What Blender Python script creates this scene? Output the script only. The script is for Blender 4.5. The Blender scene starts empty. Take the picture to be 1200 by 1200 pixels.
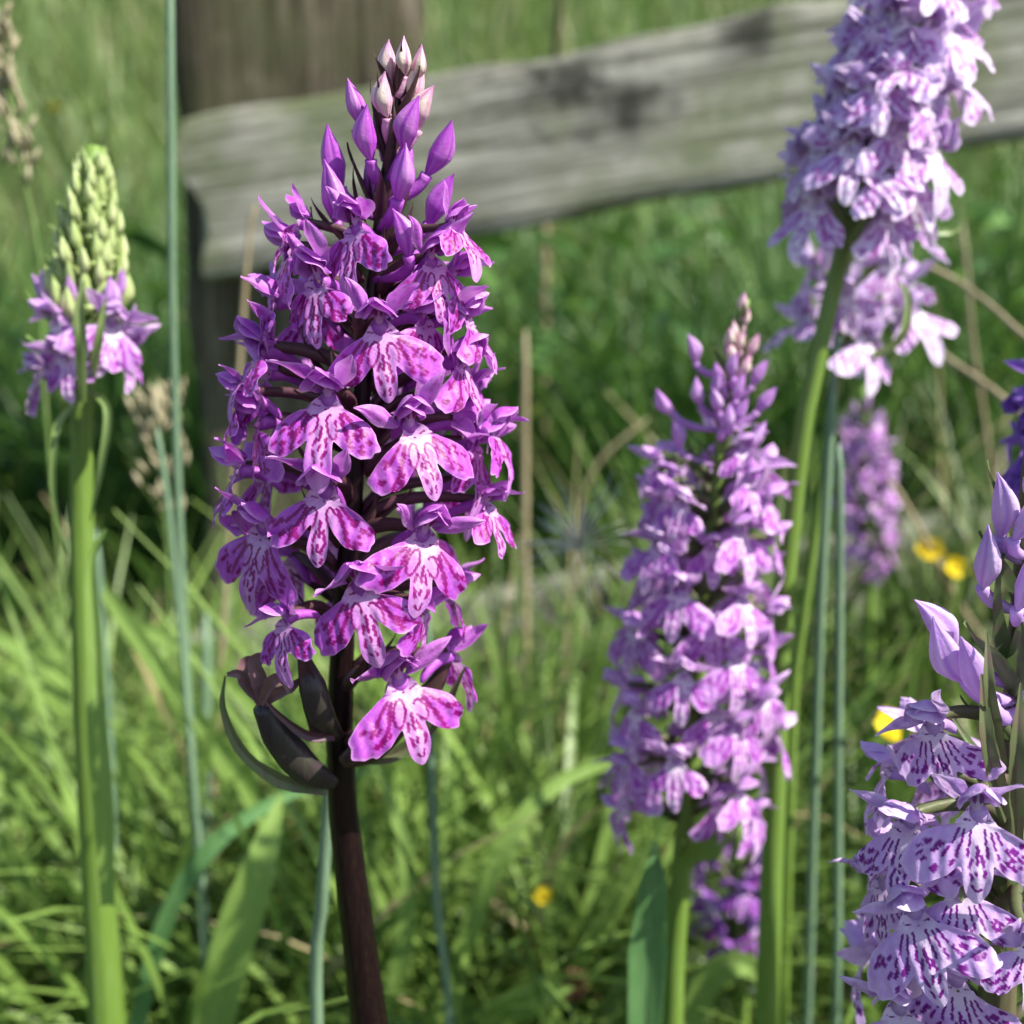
import bpy, math, random
import numpy as np
from mathutils import Vector, Matrix

random.seed(7)
rng = np.random.default_rng(11)
R_ = math.radians
scene = bpy.context.scene
COL = scene.collection

# ------------------------------------------------------------------ camera
PITCH = 13.0
FPX = 1317.0                     # focal length in pixels of the 1200 px photograph
CAM = Vector((0.0, 0.0, 0.40))
cam_d = bpy.data.cameras.new('camera')
cam_d.sensor_width = 36.0
cam_d.lens = 36.0 * FPX / 1200.0
cam_d.clip_start = 0.01
cam_d.clip_end = 500.0
cam_d.dof.use_dof = True
cam_d.dof.focus_distance = 0.191
cam_d.dof.aperture_fstop = 12.0
cam = bpy.data.objects.new('camera', cam_d)
cam.location = CAM
cam.rotation_euler = (R_(90 - PITCH), 0, 0)
COL.objects.link(cam)
scene.camera = cam
FWD = Vector((0, math.cos(R_(PITCH)), -math.sin(R_(PITCH))))
UPV = Vector((0, math.sin(R_(PITCH)), math.cos(R_(PITCH))))

def P(px, py, Y):
    """point on the vertical plane y = Y seen at photo pixel (px, py)"""
    d = FWD + UPV * ((600 - py) / FPX) + Vector(((px - 600) / FPX, 0, 0))
    return CAM + d * (Y / d.y)

def mpp(py, Y):
    """metres per photo pixel on plane y = Y at row py"""
    d = FWD + UPV * ((600 - py) / FPX)
    return Y / d.y / FPX

# ------------------------------------------------------------------ light
SUN_EL, SUN_AZ = 50.0, -25.0      # azimuth measured from +X, negative = towards the camera side
sx = math.cos(R_(SUN_EL)) * math.cos(R_(SUN_AZ))
sy = math.cos(R_(SUN_EL)) * math.sin(R_(SUN_AZ))
sz = math.sin(R_(SUN_EL))
sun_d = bpy.data.lights.new('sun', 'SUN')
sun_d.energy = 5.0
sun_d.angle = R_(0.6)
sun_d.color = (1.0, 0.95, 0.86)
sun = bpy.data.objects.new('sun', sun_d)
sun.rotation_euler = Vector((-sx, -sy, -sz)).to_track_quat('-Z', 'Y').to_euler()
sun.location = (2, -1, 4)
COL.objects.link(sun)
world = bpy.data.worlds.new('World')
scene.world = world
world.use_nodes = True
wn = world.node_tree
sky = wn.nodes.new('ShaderNodeTexSky')
sky.sky_type = 'NISHITA'
sky.sun_disc = False
sky.sun_elevation = R_(SUN_EL)
sky.sun_rotation = math.atan2(sx, sy)
bg = wn.nodes['Background']
bg.inputs['Strength'].default_value = 0.10
wn.links.new(sky.outputs['Color'], bg.inputs['Color'])
scene.view_settings.view_transform = 'Standard'
scene.view_settings.look = 'None'
scene.view_settings.gamma = 1.0
scene.view_settings.exposure = 0.98
scene.cycles.use_denoising = True
scene.cycles.max_bounces = 8
scene.cycles.transparent_max_bounces = 4
scene.cycles.caustics_reflective = False
scene.cycles.caustics_refractive = False

# ------------------------------------------------------------------ helpers
def mesh_np(name, verts, quads, attr=None, smooth=True, tris=None):
    me = bpy.data.meshes.new(name)
    v = np.asarray(verts, dtype=np.float32).reshape(-1, 3)
    q = np.asarray(quads, dtype=np.int32).reshape(-1, 4)
    me.vertices.add(len(v))
    me.vertices.foreach_set('co', v.ravel())
    me.loops.add(q.size)
    me.loops.foreach_set('vertex_index', q.ravel())
    me.polygons.add(len(q))
    me.polygons.foreach_set('loop_start', np.arange(0, q.size, 4, dtype=np.int32))
    me.polygons.foreach_set('use_smooth', np.full(len(q), smooth, dtype=bool))
    if attr is not None:
        a = me.attributes.new('pat', 'FLOAT_COLOR', 'POINT')
        c = np.ones((len(v), 4), dtype=np.float32)
        c[:, :3] = np.asarray(attr, dtype=np.float32).reshape(-1, 3)
        a.data.foreach_set('color', c.ravel())
    me.update(calc_edges=True)
    me.validate()
    return me

class MB:
    def __init__(self):
        self.v, self.q, self.a, self.n = [], [], [], 0
    def add(self, v, q, a=None):
        v = np.asarray(v, dtype=float).reshape(-1, 3)
        self.v.append(v)
        self.q.append(np.asarray(q, dtype=int).reshape(-1, 4) + self.n)
        if a is None:
            a = np.zeros((len(v), 3))
        self.a.append(np.asarray(a, dtype=float).reshape(-1, 3))
        self.n += len(v)
    def mesh(self, name):
        return mesh_np(name, np.concatenate(self.v), np.concatenate(self.q), np.concatenate(self.a))

def grid_quads(nu, nv, wrap_v=False):
    q = []
    for i in range(nu - 1):
        for j in range(nv if wrap_v else nv - 1):
            j2 = (j + 1) % nv
            q.append((i * nv + j, i * nv + j2, (i + 1) * nv + j2, (i + 1) * nv + j))
    return np.array(q, dtype=int)

def catmull(pts, n):
    p = np.asarray(pts, dtype=float)
    if len(p) == 2:
        t = np.linspace(0, 1, n)[:, None]
        return p[0] * (1 - t) + p[1] * t
    ext = np.vstack([2 * p[0] - p[1], p, 2 * p[-1] - p[-2]])
    out = []
    for s in np.linspace(0, len(p) - 1, n):
        i = min(int(s), len(p) - 2)
        t = s - i
        a, b, c, d = ext[i], ext[i + 1], ext[i + 2], ext[i + 3]
        out.append(0.5 * (2 * b + (c - a) * t + (2 * a - 5 * b + 4 * c - d) * t * t + (3 * b - a - 3 * c + d) * t ** 3))
    return np.array(out)

def tube(pts, radii, sides=8, ribs=0, rib_amp=0.0, attr=(0, 0, 0)):
    p = np.asarray(pts, dtype=float)
    r = np.asarray(radii, dtype=float)
    if r.ndim == 0:
        r = np.full(len(p), float(r))
    tang = np.gradient(p, axis=0)
    tang /= np.linalg.norm(tang, axis=1)[:, None] + 1e-12
    ref = np.array([0.0, 1.0, 0.0]) if abs(tang[0][1]) < 0.9 else np.array([1.0, 0, 0])
    v = []
    n = ref - tang[0] * np.dot(ref, tang[0])
    for i in range(len(p)):
        n = n - tang[i] * np.dot(n, tang[i])
        n /= np.linalg.norm(n) + 1e-12
        b = np.cross(tang[i], n)
        for k in range(sides):
            a = 2 * math.pi * k / sides
            rr = r[i] * (1 + rib_amp * math.cos(ribs * a) if ribs else 1)
            v.append(p[i] + rr * (math.cos(a) * n + math.sin(a) * b))
    q = grid_quads(len(p), sides, True)
    # caps: collapse an extra ring on each end
    v = np.array(v)
    m0, m1 = p[0], p[-1]
    base = len(v)
    v = np.vstack([v, np.repeat(m0[None], sides, 0), np.repeat(m1[None], sides, 0)])
    cap = []
    L = (len(p) - 1) * sides
    for k in range(sides):
        k2 = (k + 1) % sides
        cap.append((base + k, base + k2, k2, k))
        cap.append((L + k, L + k2, base + sides + k2, base + sides + k))
    q = np.vstack([q, np.array(cap)])
    return v, q, np.repeat(np.array([attr], dtype=float), len(v), 0)

def link(name, data, parent=None, mat=None, M=None):
    o = bpy.data.objects.new(name, data)
    COL.objects.link(o)
    if parent is not None:
        o.parent = parent
    if M is not None:
        o.matrix_local = M
    if mat is not None and data is not None:
        if len(data.materials) == 0:
            data.materials.append(mat)
        if data.materials[0] is not mat:
            o.material_slots[0].link = 'OBJECT'
            o.material_slots[0].material = mat
    return o

def tag(o, label, cat, group=None, kind=None):
    if label:
        o['label'] = label
    if cat:
        o['category'] = cat
    if group:
        o['group'] = group
    if kind:
        o['kind'] = kind
    return o

def sstep(e0, e1, x):
    t = np.clip((x - e0) / (e1 - e0), 0, 1)
    return t * t * (3 - 2 * t)

# ------------------------------------------------------------------ materials
class NT:
    def __init__(self, name):
        self.m = bpy.data.materials.new(name)
        self.m.use_nodes = True
        self.t = self.m.node_tree
        self.t.nodes.clear()
        self.out = self.n('ShaderNodeOutputMaterial')
    def n(self, typ, **kw):
        x = self.t.nodes.new(typ)
        for k, v in kw.items():
            setattr(x, k, v)
        return x
    def l(self, a, b):
        self.t.links.new(a, b)
    def mix(self, fac, a, b, blend='MIX'):
        x = self.n('ShaderNodeMix', data_type='RGBA', blend_type=blend)
        for i, val in ((0, fac), (6, a), (7, b)):
            if hasattr(val, 'is_linked') or isinstance(val, bpy.types.NodeSocket):
                self.l(val, x.inputs[i])
            elif i == 0:
                x.inputs[i].default_value = val
            else:
                x.inputs[i].default_value = (*val, 1)
        return x.outputs[2]
    def noise(self, scale, detail=4, rough=0.55, vec=None):
        x = self.n('ShaderNodeTexNoise')
        x.inputs['Scale'].default_value = scale
        x.inputs['Detail'].default_value = detail
        x.inputs['Roughness'].default_value = rough
        if vec is not None:
            self.l(vec, x.inputs['Vector'])
        return x.outputs['Fac']
    def ramp(self, fac, stops):
        x = self.n('ShaderNodeValToRGB')
        e = x.color_ramp.elements
        while len(e) < len(stops):
            e.new(0.5)
        for i, (p, c) in enumerate(stops):
            e[i].position = p
            e[i].color = (*c, 1) if len(c) == 3 else c
        self.l(fac, x.inputs['Fac'])
        return x.outputs['Color']
    def rng(self, fac, a, b, c=0.0, d=1.0):
        x = self.n('ShaderNodeMapRange')
        self.l(fac, x.inputs[0])
        for i, v in enumerate((a, b, c, d)):
            x.inputs[i + 1].default_value = v
        return x.outputs[0]
    def coord(self, out='Object', scale=None):
        c = self.n('ShaderNodeTexCoord').outputs[out]
        if scale:
            mp = self.n('ShaderNodeMapping')
            mp.inputs['Scale'].default_value = scale
            self.l(c, mp.inputs['Vector'])
            return mp.outputs['Vector']
        return c
    def pat(self):
        a = self.n('ShaderNodeAttribute', attribute_name='pat')
        s = self.n('ShaderNodeSeparateColor')
        self.l(a.outputs['Color'], s.inputs[0])
        return s.outputs[0], s.outputs[1], s.outputs[2]
    def finish(self, color, rough=0.5, trans=0.0, spec=0.4, bump=None, bstr=0.3, bdist=0.0005, tcol=None, sheen=0.0):
        b = self.n('ShaderNodeBsdfPrincipled')
        self.l(color, b.inputs['Base Color'])
        b.inputs['Roughness'].default_value = rough
        b.inputs['Specular IOR Level'].default_value = spec
        if sheen:
            b.inputs['Sheen Weight'].default_value = sheen
            b.inputs['Sheen Roughness'].default_value = 0.4
        nrm = None
        if bump is not None:
            bp = self.n('ShaderNodeBump')
            bp.inputs['Strength'].default_value = bstr
            bp.inputs['Distance'].default_value = bdist
            self.l(bump, bp.inputs['Height'])
            nrm = bp.outputs['Normal']
            self.l(nrm, b.inputs['Normal'])
        if trans > 0:
            t = self.n('ShaderNodeBsdfTranslucent')
            self.l(tcol if tcol is not None else color, t.inputs['Color'])
            mx = self.n('ShaderNodeMixShader')
            mx.inputs[0].default_value = trans
            self.l(b.outputs[0], mx.inputs[1])
            self.l(t.outputs[0], mx.inputs[2])
            self.l(mx.outputs[0], self.out.inputs['Surface'])
        else:
            self.l(b.outputs[0], self.out.inputs['Surface'])
        return self.m

def petal_mat(name, base, deep, pale, mark, trans=0.34, gain=1.0):
    """pat.r = spots and loops, pat.g = pale zones, pat.b = random tint along the petal"""
    t = NT(name)
    r, g, b = t.pat()
    co = t.coord('Object')
    nz = t.noise(420, 3, 0.6, co)
    oi = t.n('ShaderNodeObjectInfo')
    col = t.mix(t.rng(nz, 0.3, 0.7), deep, base)
    col = t.mix(t.rng(oi.outputs['Random'], 0, 1, 0.0, 0.25), col, deep)
    col = t.mix(t.rng(g, 0.0, 1.0, 0.0, gain), col, pale)
    col = t.mix(t.rng(t.noise(260, 4, 0.6, co), 0.52, 0.72, 0.0, 0.32), col, pale)
    col = t.mix(b, col, deep)
    col = t.mix(r, col, mark)
    vn = t.noise(1500, 4, 0.65, co)
    return t.finish(col, rough=0.36, trans=trans, spec=0.5, bump=vn, bstr=0.5, bdist=0.0003)

def plant_mat(name, c1, c2, c3=None, scale=60, stretch=(1, 1, 0.15), trans=0.25, rough=0.45, spec=0.4):
    t = NT(name)
    co = t.coord('Object', stretch)
    n1 = t.noise(scale, 5, 0.6, co)
    n2 = t.noise(scale * 9, 3, 0.5, co)
    r, g, b = t.pat()
    col = t.mix(t.rng(n1, 0.32, 0.68), c1, c2)
    if c3:
        col = t.mix(t.rng(n2, 0.5, 0.75), col, c3)
        col = t.mix(r, col, c3)
    return t.finish(col, rough=rough, trans=trans, spec=spec, bump=n2, bstr=0.35, bdist=0.0003)

M_main = petal_mat('petal_magenta', (0.61, 0.135, 0.67), (0.43, 0.06, 0.56), (0.80, 0.50, 0.80), (0.26, 0.002, 0.17), gain=0.85)
M_near = petal_mat('petal_lavender', (0.72, 0.52, 0.84), (0.56, 0.32, 0.76), (0.82, 0.68, 0.86), (0.19, 0.006, 0.24))
M_mid = petal_mat('petal_pink_lilac', (0.66, 0.36, 0.76), (0.52, 0.22, 0.65), (0.90, 0.76, 0.90), (0.34, 0.03, 0.40))
M_upper = petal_mat('petal_pale_lilac', (0.76, 0.56, 0.85), (0.60, 0.42, 0.78), (0.94, 0.88, 0.95), (0.40, 0.10, 0.42))
M_viol = petal_mat('petal_violet', (0.26, 0.10, 0.56), (0.15, 0.05, 0.42), (0.50, 0.34, 0.75), (0.08, 0.004, 0.20))
M_viol2 = petal_mat('petal_violet_pink', (0.42, 0.13, 0.60), (0.25, 0.07, 0.46), (0.62, 0.42, 0.76), (0.22, 0.01, 0.25))
M_bud_pale = petal_mat('bud_cream', (0.76, 0.46, 0.62), (0.64, 0.26, 0.50), (0.84, 0.76, 0.60), (0.45, 0.12, 0.32), 0.2)
M_bud_green = petal_mat('bud_green', (0.44, 0.54, 0.20), (0.34, 0.46, 0.14), (0.62, 0.64, 0.36), (0.5, 0.35, 0.35), 0.2)
M_bract_dark = plant_mat('bract_maroon', (0.05, 0.016, 0.03), (0.075, 0.055, 0.028), (0.12, 0.035, 0.07), trans=0.12)
M_bract_green = plant_mat('bract_green', (0.085, 0.14, 0.045), (0.14, 0.20, 0.07), (0.15, 0.085, 0.08), trans=0.25)
M_bract_lime = plant_mat('bract_lime', (0.16, 0.27, 0.07), (0.24, 0.36, 0.10), (0.30, 0.38, 0.16), trans=0.3)
M_stem_dark = plant_mat('stem_maroon', (0.005, 0.002, 0.003), (0.011, 0.004, 0.006), (0.020, 0.014, 0.006), scale=500, stretch=(1, 1, 0.03), trans=0, rough=0.3, spec=0.3)
M_stem_olive = plant_mat('stem_olive', (0.09, 0.07, 0.05), (0.13, 0.15, 0.05), (0.10, 0.05, 0.05), scale=200, stretch=(1, 1, 0.06), trans=0.05)
M_stem_green = plant_mat('stem_green', (0.125, 0.215, 0.03), (0.18, 0.29, 0.055), (0.20, 0.31, 0.085), scale=200, stretch=(1, 1, 0.04), trans=0.15)
M_rush = plant_mat('rush_bluegreen', (0.13, 0.22, 0.13), (0.20, 0.31, 0.19), (0.25, 0.35, 0.23), scale=300, stretch=(1, 1, 0.03), trans=0.12)
M_straw = plant_mat('dry_straw', (0.30, 0.24, 0.14), (0.40, 0.34, 0.21), (0.24, 0.18, 0.09), scale=200, stretch=(1, 1, 0.05), trans=0.1)
M_leaf_bright = plant_mat('leaf_bright', (0.20, 0.34, 0.06), (0.28, 0.44, 0.10), (0.34, 0.48, 0.15), scale=120, stretch=(1, 1, 0.1), trans=0.45)
M_leaf_blue = plant_mat('leaf_bluegreen', (0.075, 0.19, 0.055), (0.12, 0.27, 0.085), (0.17, 0.32, 0.13), scale=120, stretch=(1, 1, 0.1), trans=0.3)
M_wither = plant_mat('withered_petal', (0.14, 0.06, 0.09), (0.26, 0.13, 0.20), (0.18, 0.11, 0.05), scale=300, stretch=(1, 1, 1), trans=0.2)
M_capsule = plant_mat('seed_capsule', (0.022, 0.015, 0.022), (0.045, 0.045, 0.03), (0.055, 0.026, 0.042), scale=300, stretch=(1, 1, 0.1), trans=0.05, rough=0.35)
M_yellow = plant_mat('buttercup_yellow', (0.84, 0.66, 0.02), (0.88, 0.74, 0.05), (0.80, 0.56, 0.01), scale=200, stretch=(1, 1, 1), trans=0.3, rough=0.3)
M_fluff = plant_mat('seed_fluff', (0.75, 0.76, 0.72), (0.85, 0.86, 0.82), None, trans=0.3)
M_seed = plant_mat('grass_seed', (0.36, 0.36, 0.20), (0.45, 0.38, 0.24), (0.33, 0.22, 0.22), scale=400, stretch=(1, 1, 1), trans=0.2)
M_brown = plant_mat('brown_head', (0.10, 0.035, 0.02), (0.18, 0.07, 0.035), (0.06, 0.02, 0.015), scale=600, stretch=(1, 1, 1), trans=0)

def grass_mat(name, dark, light, blue, straw, trans=0.38, patch=0.5):
    """pat.r = blade tint, pat.g = dry blades, pat.b = position along the blade"""
    t = NT(name)
    r, g, b = t.pat()
    co = t.coord('Object')
    col = t.mix(t.rng(r, 0.0, 0.6), dark, light)
    col = t.mix(t.rng(r, 0.66, 1.0), col, blue)
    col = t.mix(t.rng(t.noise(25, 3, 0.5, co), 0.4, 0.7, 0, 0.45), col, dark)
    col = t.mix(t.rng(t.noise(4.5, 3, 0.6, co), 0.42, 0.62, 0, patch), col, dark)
    col = t.mix(g, col, straw)
    return t.finish(col, rough=0.42, trans=trans, spec=0.45)
M_grass = grass_mat('grass_blades', (0.016, 0.050, 0.008), (0.30, 0.46, 0.10), (0.10, 0.22, 0.09), (0.40, 0.33, 0.17), patch=0.15)
M_meadow = grass_mat('meadow_blades', (0.055, 0.125, 0.022), (0.30, 0.42, 0.11), (0.18, 0.30, 0.13), (0.42, 0.38, 0.20))
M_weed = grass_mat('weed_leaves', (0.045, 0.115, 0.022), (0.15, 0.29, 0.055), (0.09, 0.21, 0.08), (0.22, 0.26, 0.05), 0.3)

t = NT('soil')
n1 = t.noise(9, 6, 0.6, t.coord('Object'))
n2 = t.noise(90, 4, 0.6, t.coord('Object'))
c = t.mix(t.rng(n1, 0.35, 0.65), (0.035, 0.045, 0.018), (0.05, 0.035, 0.02))
c = t.mix(t.rng(n2, 0.5, 0.7), c, (0.055, 0.085, 0.025))
M_soil = t.finish(c, rough=0.95, spec=0.1, bump=n2, bstr=0.6, bdist=0.01)

def wood_mat(name, dark, mid, light, algae, algae_amt, axis, spots=()):
    t = NT(name)
    s = [15.0, 15.0, 15.0]
    s[axis] = 0.55
    co = t.coord('Object', tuple(s))
    raw = t.coord('Object')
    g1 = t.noise(9, 8, 0.68, co)
    g2 = t.noise(34, 5, 0.65, co)
    blot = t.noise(11, 7, 0.68, raw)
    col = t.ramp(g1, [(0.34, dark), (0.48, mid), (0.62, light)])
    col = t.mix(t.rng(g2, 0.52, 0.62, 0, 0.55), col, dark)
    col = t.mix(t.rng(blot, 0.40, 0.66, 0, 1.0), col, mid, 'MULTIPLY') if False else col
    bl2 = t.noise(16, 6, 0.7, raw)
    col = t.mix(t.rng(blot, 0.45, 0.62, 0, algae_amt), col, algae)
    col = t.mix(t.rng(bl2, 0.58, 0.72, 0, 0.6), col, light)
    for (x, y, z, rad) in spots:
        vm = t.n('ShaderNodeVectorMath', operation='DISTANCE')
        t.l(raw, vm.inputs[0])
        vm.inputs[1].default_value = (x, y, z)
        ad = t.n('ShaderNodeMath', operation='ADD')
        t.l(vm.outputs['Value'], ad.inputs[0])
        nn = t.noise(45, 5, 0.65, raw)
        t.l(t.rng(nn, 0.3, 0.7, -rad * 0.8, rad * 0.8), ad.inputs[1])
        col = t.mix(t.rng(ad.outputs[0], rad * 0.2, rad * 1.3, 0.85, 0.0), col, (0.018, 0.02, 0.014))
    mx = t.n('ShaderNodeMath', operation='ADD')
    t.l(g1, mx.inputs[0]); t.l(g2, mx.inputs[1])
    return t.finish(col, rough=0.9, spec=0.15, bump=mx.outputs[0], bstr=0.7, bdist=0.004)

# ------------------------------------------------------------------ flower part meshes (millimetres, scaled by MM)
MM = 0.001

def lip_mesh(seed, mid_len=1.0, sinus=1.0, wrap=1.0, lat=1.0, style='loops'):
    r = np.random.default_rng(seed)
    th_low = np.linspace(-100, 100, 160)
    th_up = np.linspace(100, 260, 20)[1:-1]
    th = np.concatenate([th_low, th_up])
    at = np.where(th > 180, 360 - th, np.abs(th))
    ct = [0, 5, 10, 14, 17.5, 20.5, 24, 30, 38, 48, 58, 68, 77, 86, 94, 102, 115, 140, 180]
    ct = [0, 5, 10, 14, 17, 19.5, 22, 25, 29.5, 37, 46, 55, 64, 72, 79, 88, 115, 145, 180]
    cr = [13.0, 12.2, 10.8, 9.0, 7.2, 6.2, 6.0, 6.9, 9.0, 11.5, 12.7, 12.6, 11.2, 8.4, 5.5, 3.4, 2.7, 2.9, 3.4]
    cr = np.array(cr, float)
    cr[:4] *= mid_len
    cr[4:8] *= sinus
    cr[8:15] *= lat
    Rr = np.interp(at, ct, cr)
    k = np.array([0.1, 0.2, 0.4, 0.2, 0.1])
    Rs = np.convolve(np.concatenate([Rr[-2:], Rr, Rr[:2]]), k, 'valid')
    thr = np.radians(th)
    ph = r.uniform(0, 6.28, 6)
    edge = sstep(26, 40, at) * (1 - sstep(66, 80, at))
    Rs = Rs * (1 + edge * (0.025 * np.sin(11 * thr + ph[0]) + 0.02 * np.sin(23 * thr + ph[1]) + 0.012 * np.sin(41 * thr + ph[2])))
    asym = 1 + 0.10 * np.sin(thr + ph[3])
    Rs *= asym
    nr = 62
    u = np.linspace(0.02, 1, nr) ** 0.92
    U, T = np.meshgrid(u, thr, indexing='ij')
    RR = U * Rs[None, :]
    X = RR * np.sin(T)
    Z = -2.2 - RR * np.cos(T)
    AT = np.repeat(at[None, :], nr, 0)
    # relief
    d = np.clip(-Z - 1.6, 0, None)
    Y = -2.6 * np.exp(-((X / 1.7) ** 2 + ((Z - 0.1) / 1.9) ** 2))
    Y += 1.7 * np.sin(np.clip(d / 9, 0, 1) * math.pi / 2)
    Y -= 0.03 * np.clip(d - 8, 0, None) ** 2
    Y -= 0.022 * wrap * np.clip(np.abs(X) - 1.0, 0, None) ** 2
    Y += 0.7 * (1 - sstep(13, 24, AT)) * sstep(5, 9, RR)
    Y += 0.16 * np.cos(X * 2.6) * sstep(2.5, 4.5, d)
    Y += (0.6 * np.sin(6 * T + ph[4]) + 0.35 * np.sin(13 * T + ph[5])) * U ** 3 * sstep(20, 40, AT) * (1 - sstep(85, 105, AT))
    Y += np.where(AT > 100, 0.5 * U, 0) * 1.0
    # markings
    mark = np.zeros_like(X)
    jit = lambda s: r.uniform(-s, s)
    nz = (np.sin(X * 3.1 + ph[0]) * np.sin(Z * 2.7 + ph[1]) + np.sin(X * 5.3 + Z * 4.1 + ph[2])) * 0.5
    def poly(pts, w):
        nonlocal mark
        p = np.array(pts, float)
        dm = np.full(X.shape, 1e9)
        for a, b in zip(p[:-1], p[1:]):
            ab = b - a
            tt = np.clip(((X - a[0]) * ab[0] + (Z - a[1]) * ab[1]) / (ab @ ab + 1e-9), 0, 1)
            dm = np.minimum(dm, np.hypot(X - a[0] - tt * ab[0], Z - a[1] - tt * ab[1]))
        ww = w * (1 + 0.45 * nz + 0.25 * np.sin(X * 6.1 - Z * 7.3 + ph[3]))
        mark = np.maximum(mark, 1 - sstep(ww * 0.75, ww * 1.12, dm))
    for s in (-1, 1):
        if style == 'loops':
            cx, cz = 1.8 + jit(0.2), -5.6 + jit(0.3)
            a, b, ro = 0.95 + jit(0.12), 2.1 + jit(0.3), 0.26 + jit(0.08)
            g0 = r.uniform(0, 6.28)
            ang = np.linspace(g0, g0 + 6.28 * r.uniform(0.7, 1.0), 26)
            ex, ez = a * np.cos(ang), b * np.sin(ang)
            poly([(s * (cx + x * math.cos(ro) - z * math.sin(ro)), cz + x * math.sin(ro) + z * math.cos(ro)) for x, z in zip(ex, ez)], 0.27)
            poly([(s * (2.9 + jit(.2)), -3.6), (s * (3.5 + jit(.2)), -5.4), (s * (4.5 + jit(.3)), -7.2), (s * (5.6 + jit(.4)), -9.6)], 0.46)
            poly([(s * (3.4 + jit(.2)), -3.1), (s * (4.9 + jit(.2)), -4.6), (s * (6.3 + jit(.3)), -6.2)], 0.34)
        else:
            for q, (x0, x1, zz) in enumerate(((1.1, 1.6, -7.4), (2.1, 3.4, -7.6), (2.9, 5.6, -7.8))):
                br = r.uniform(0.4, 0.65)
                z0 = -3.4 - jit(0.3)
                poly([(s * x0, z0), (s * (x0 + (x1 - x0) * br * .8), z0 + (zz - z0) * br)], 0.24)
                poly([(s * (x0 + (x1 - x0) * (br + .14)), z0 + (zz - z0) * (br + .14)), (s * x1, zz)], 0.3)
        for _ in range(11):
            tq, rq = R_(r.uniform(30, 66)), r.uniform(6.6, 10.8)
            ln = r.uniform(0.25, 0.9)
            dx, dz = math.sin(tq), -math.cos(tq)
            x0, z0 = dx * rq, -2.2 + dz * rq
            poly([(s * x0, z0), (s * (x0 + dx * ln), z0 + dz * ln)], r.uniform(0.30, 0.52))
        z1 = -7.6 + jit(.5)
        poly([(s * (0.75 + jit(.25)), z1), (s * (1.2 + jit(.2)), z1 - 1.5 + jit(.4))], 0.34)
        poly([(s * (1.2 + jit(.25)), z1 - 2.3), (s * (0.9 + jit(.3)), z1 - 3.4 + jit(.4))], 0.34)
        poly([(s * (0.6 + jit(.3)), -12.3 + jit(.4)), (s * (0.4 + jit(.3)), -13.0)], 0.26)
        poly([(s * 1.3, -0.3 + jit(.2)), (s * 2.1, -0.1)], 0.17)
        poly([(s * 1.2, -1.9 + jit(.2)), (s * 2.2, -1.6)], 0.17)
    poly([(jit(.1), -5.8), (jit(.2), -8.4)], 0.34)
    poly([(jit(.4), -9.6 + jit(.3)), (jit(.4), -10.5 + jit(.4))], 0.3)
    pale = np.exp(-(X / 2.4) ** 2) * 0.62
    pale = np.maximum(pale, 0.8 - 0.8 * sstep(3.0, 4.4, np.hypot(X, (Z + 0.8) * 0.9)))
    pale = np.maximum(pale, 0.9 * np.exp(-((X / 0.8) ** 2 + ((Z + 11.6) / 1.0) ** 2)))
    pale = np.maximum(pale, 0.55 * sstep(0.93, 1.0, U))
    pale = np.clip(pale + 0.12 * nz, 0, 1)
    deep = 0.4 * np.exp(-((X / 0.9) ** 2 + ((Z - 0.3) / 1.0) ** 2))
    v = np.stack([X, Y, Z], -1).reshape(-1, 3) * MM
    a = np.stack([mark, pale, deep], -1).reshape(-1, 3)
    return mesh_np('lip', v, grid_quads(nr, len(th), True)[:, ::-1], a)

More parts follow.
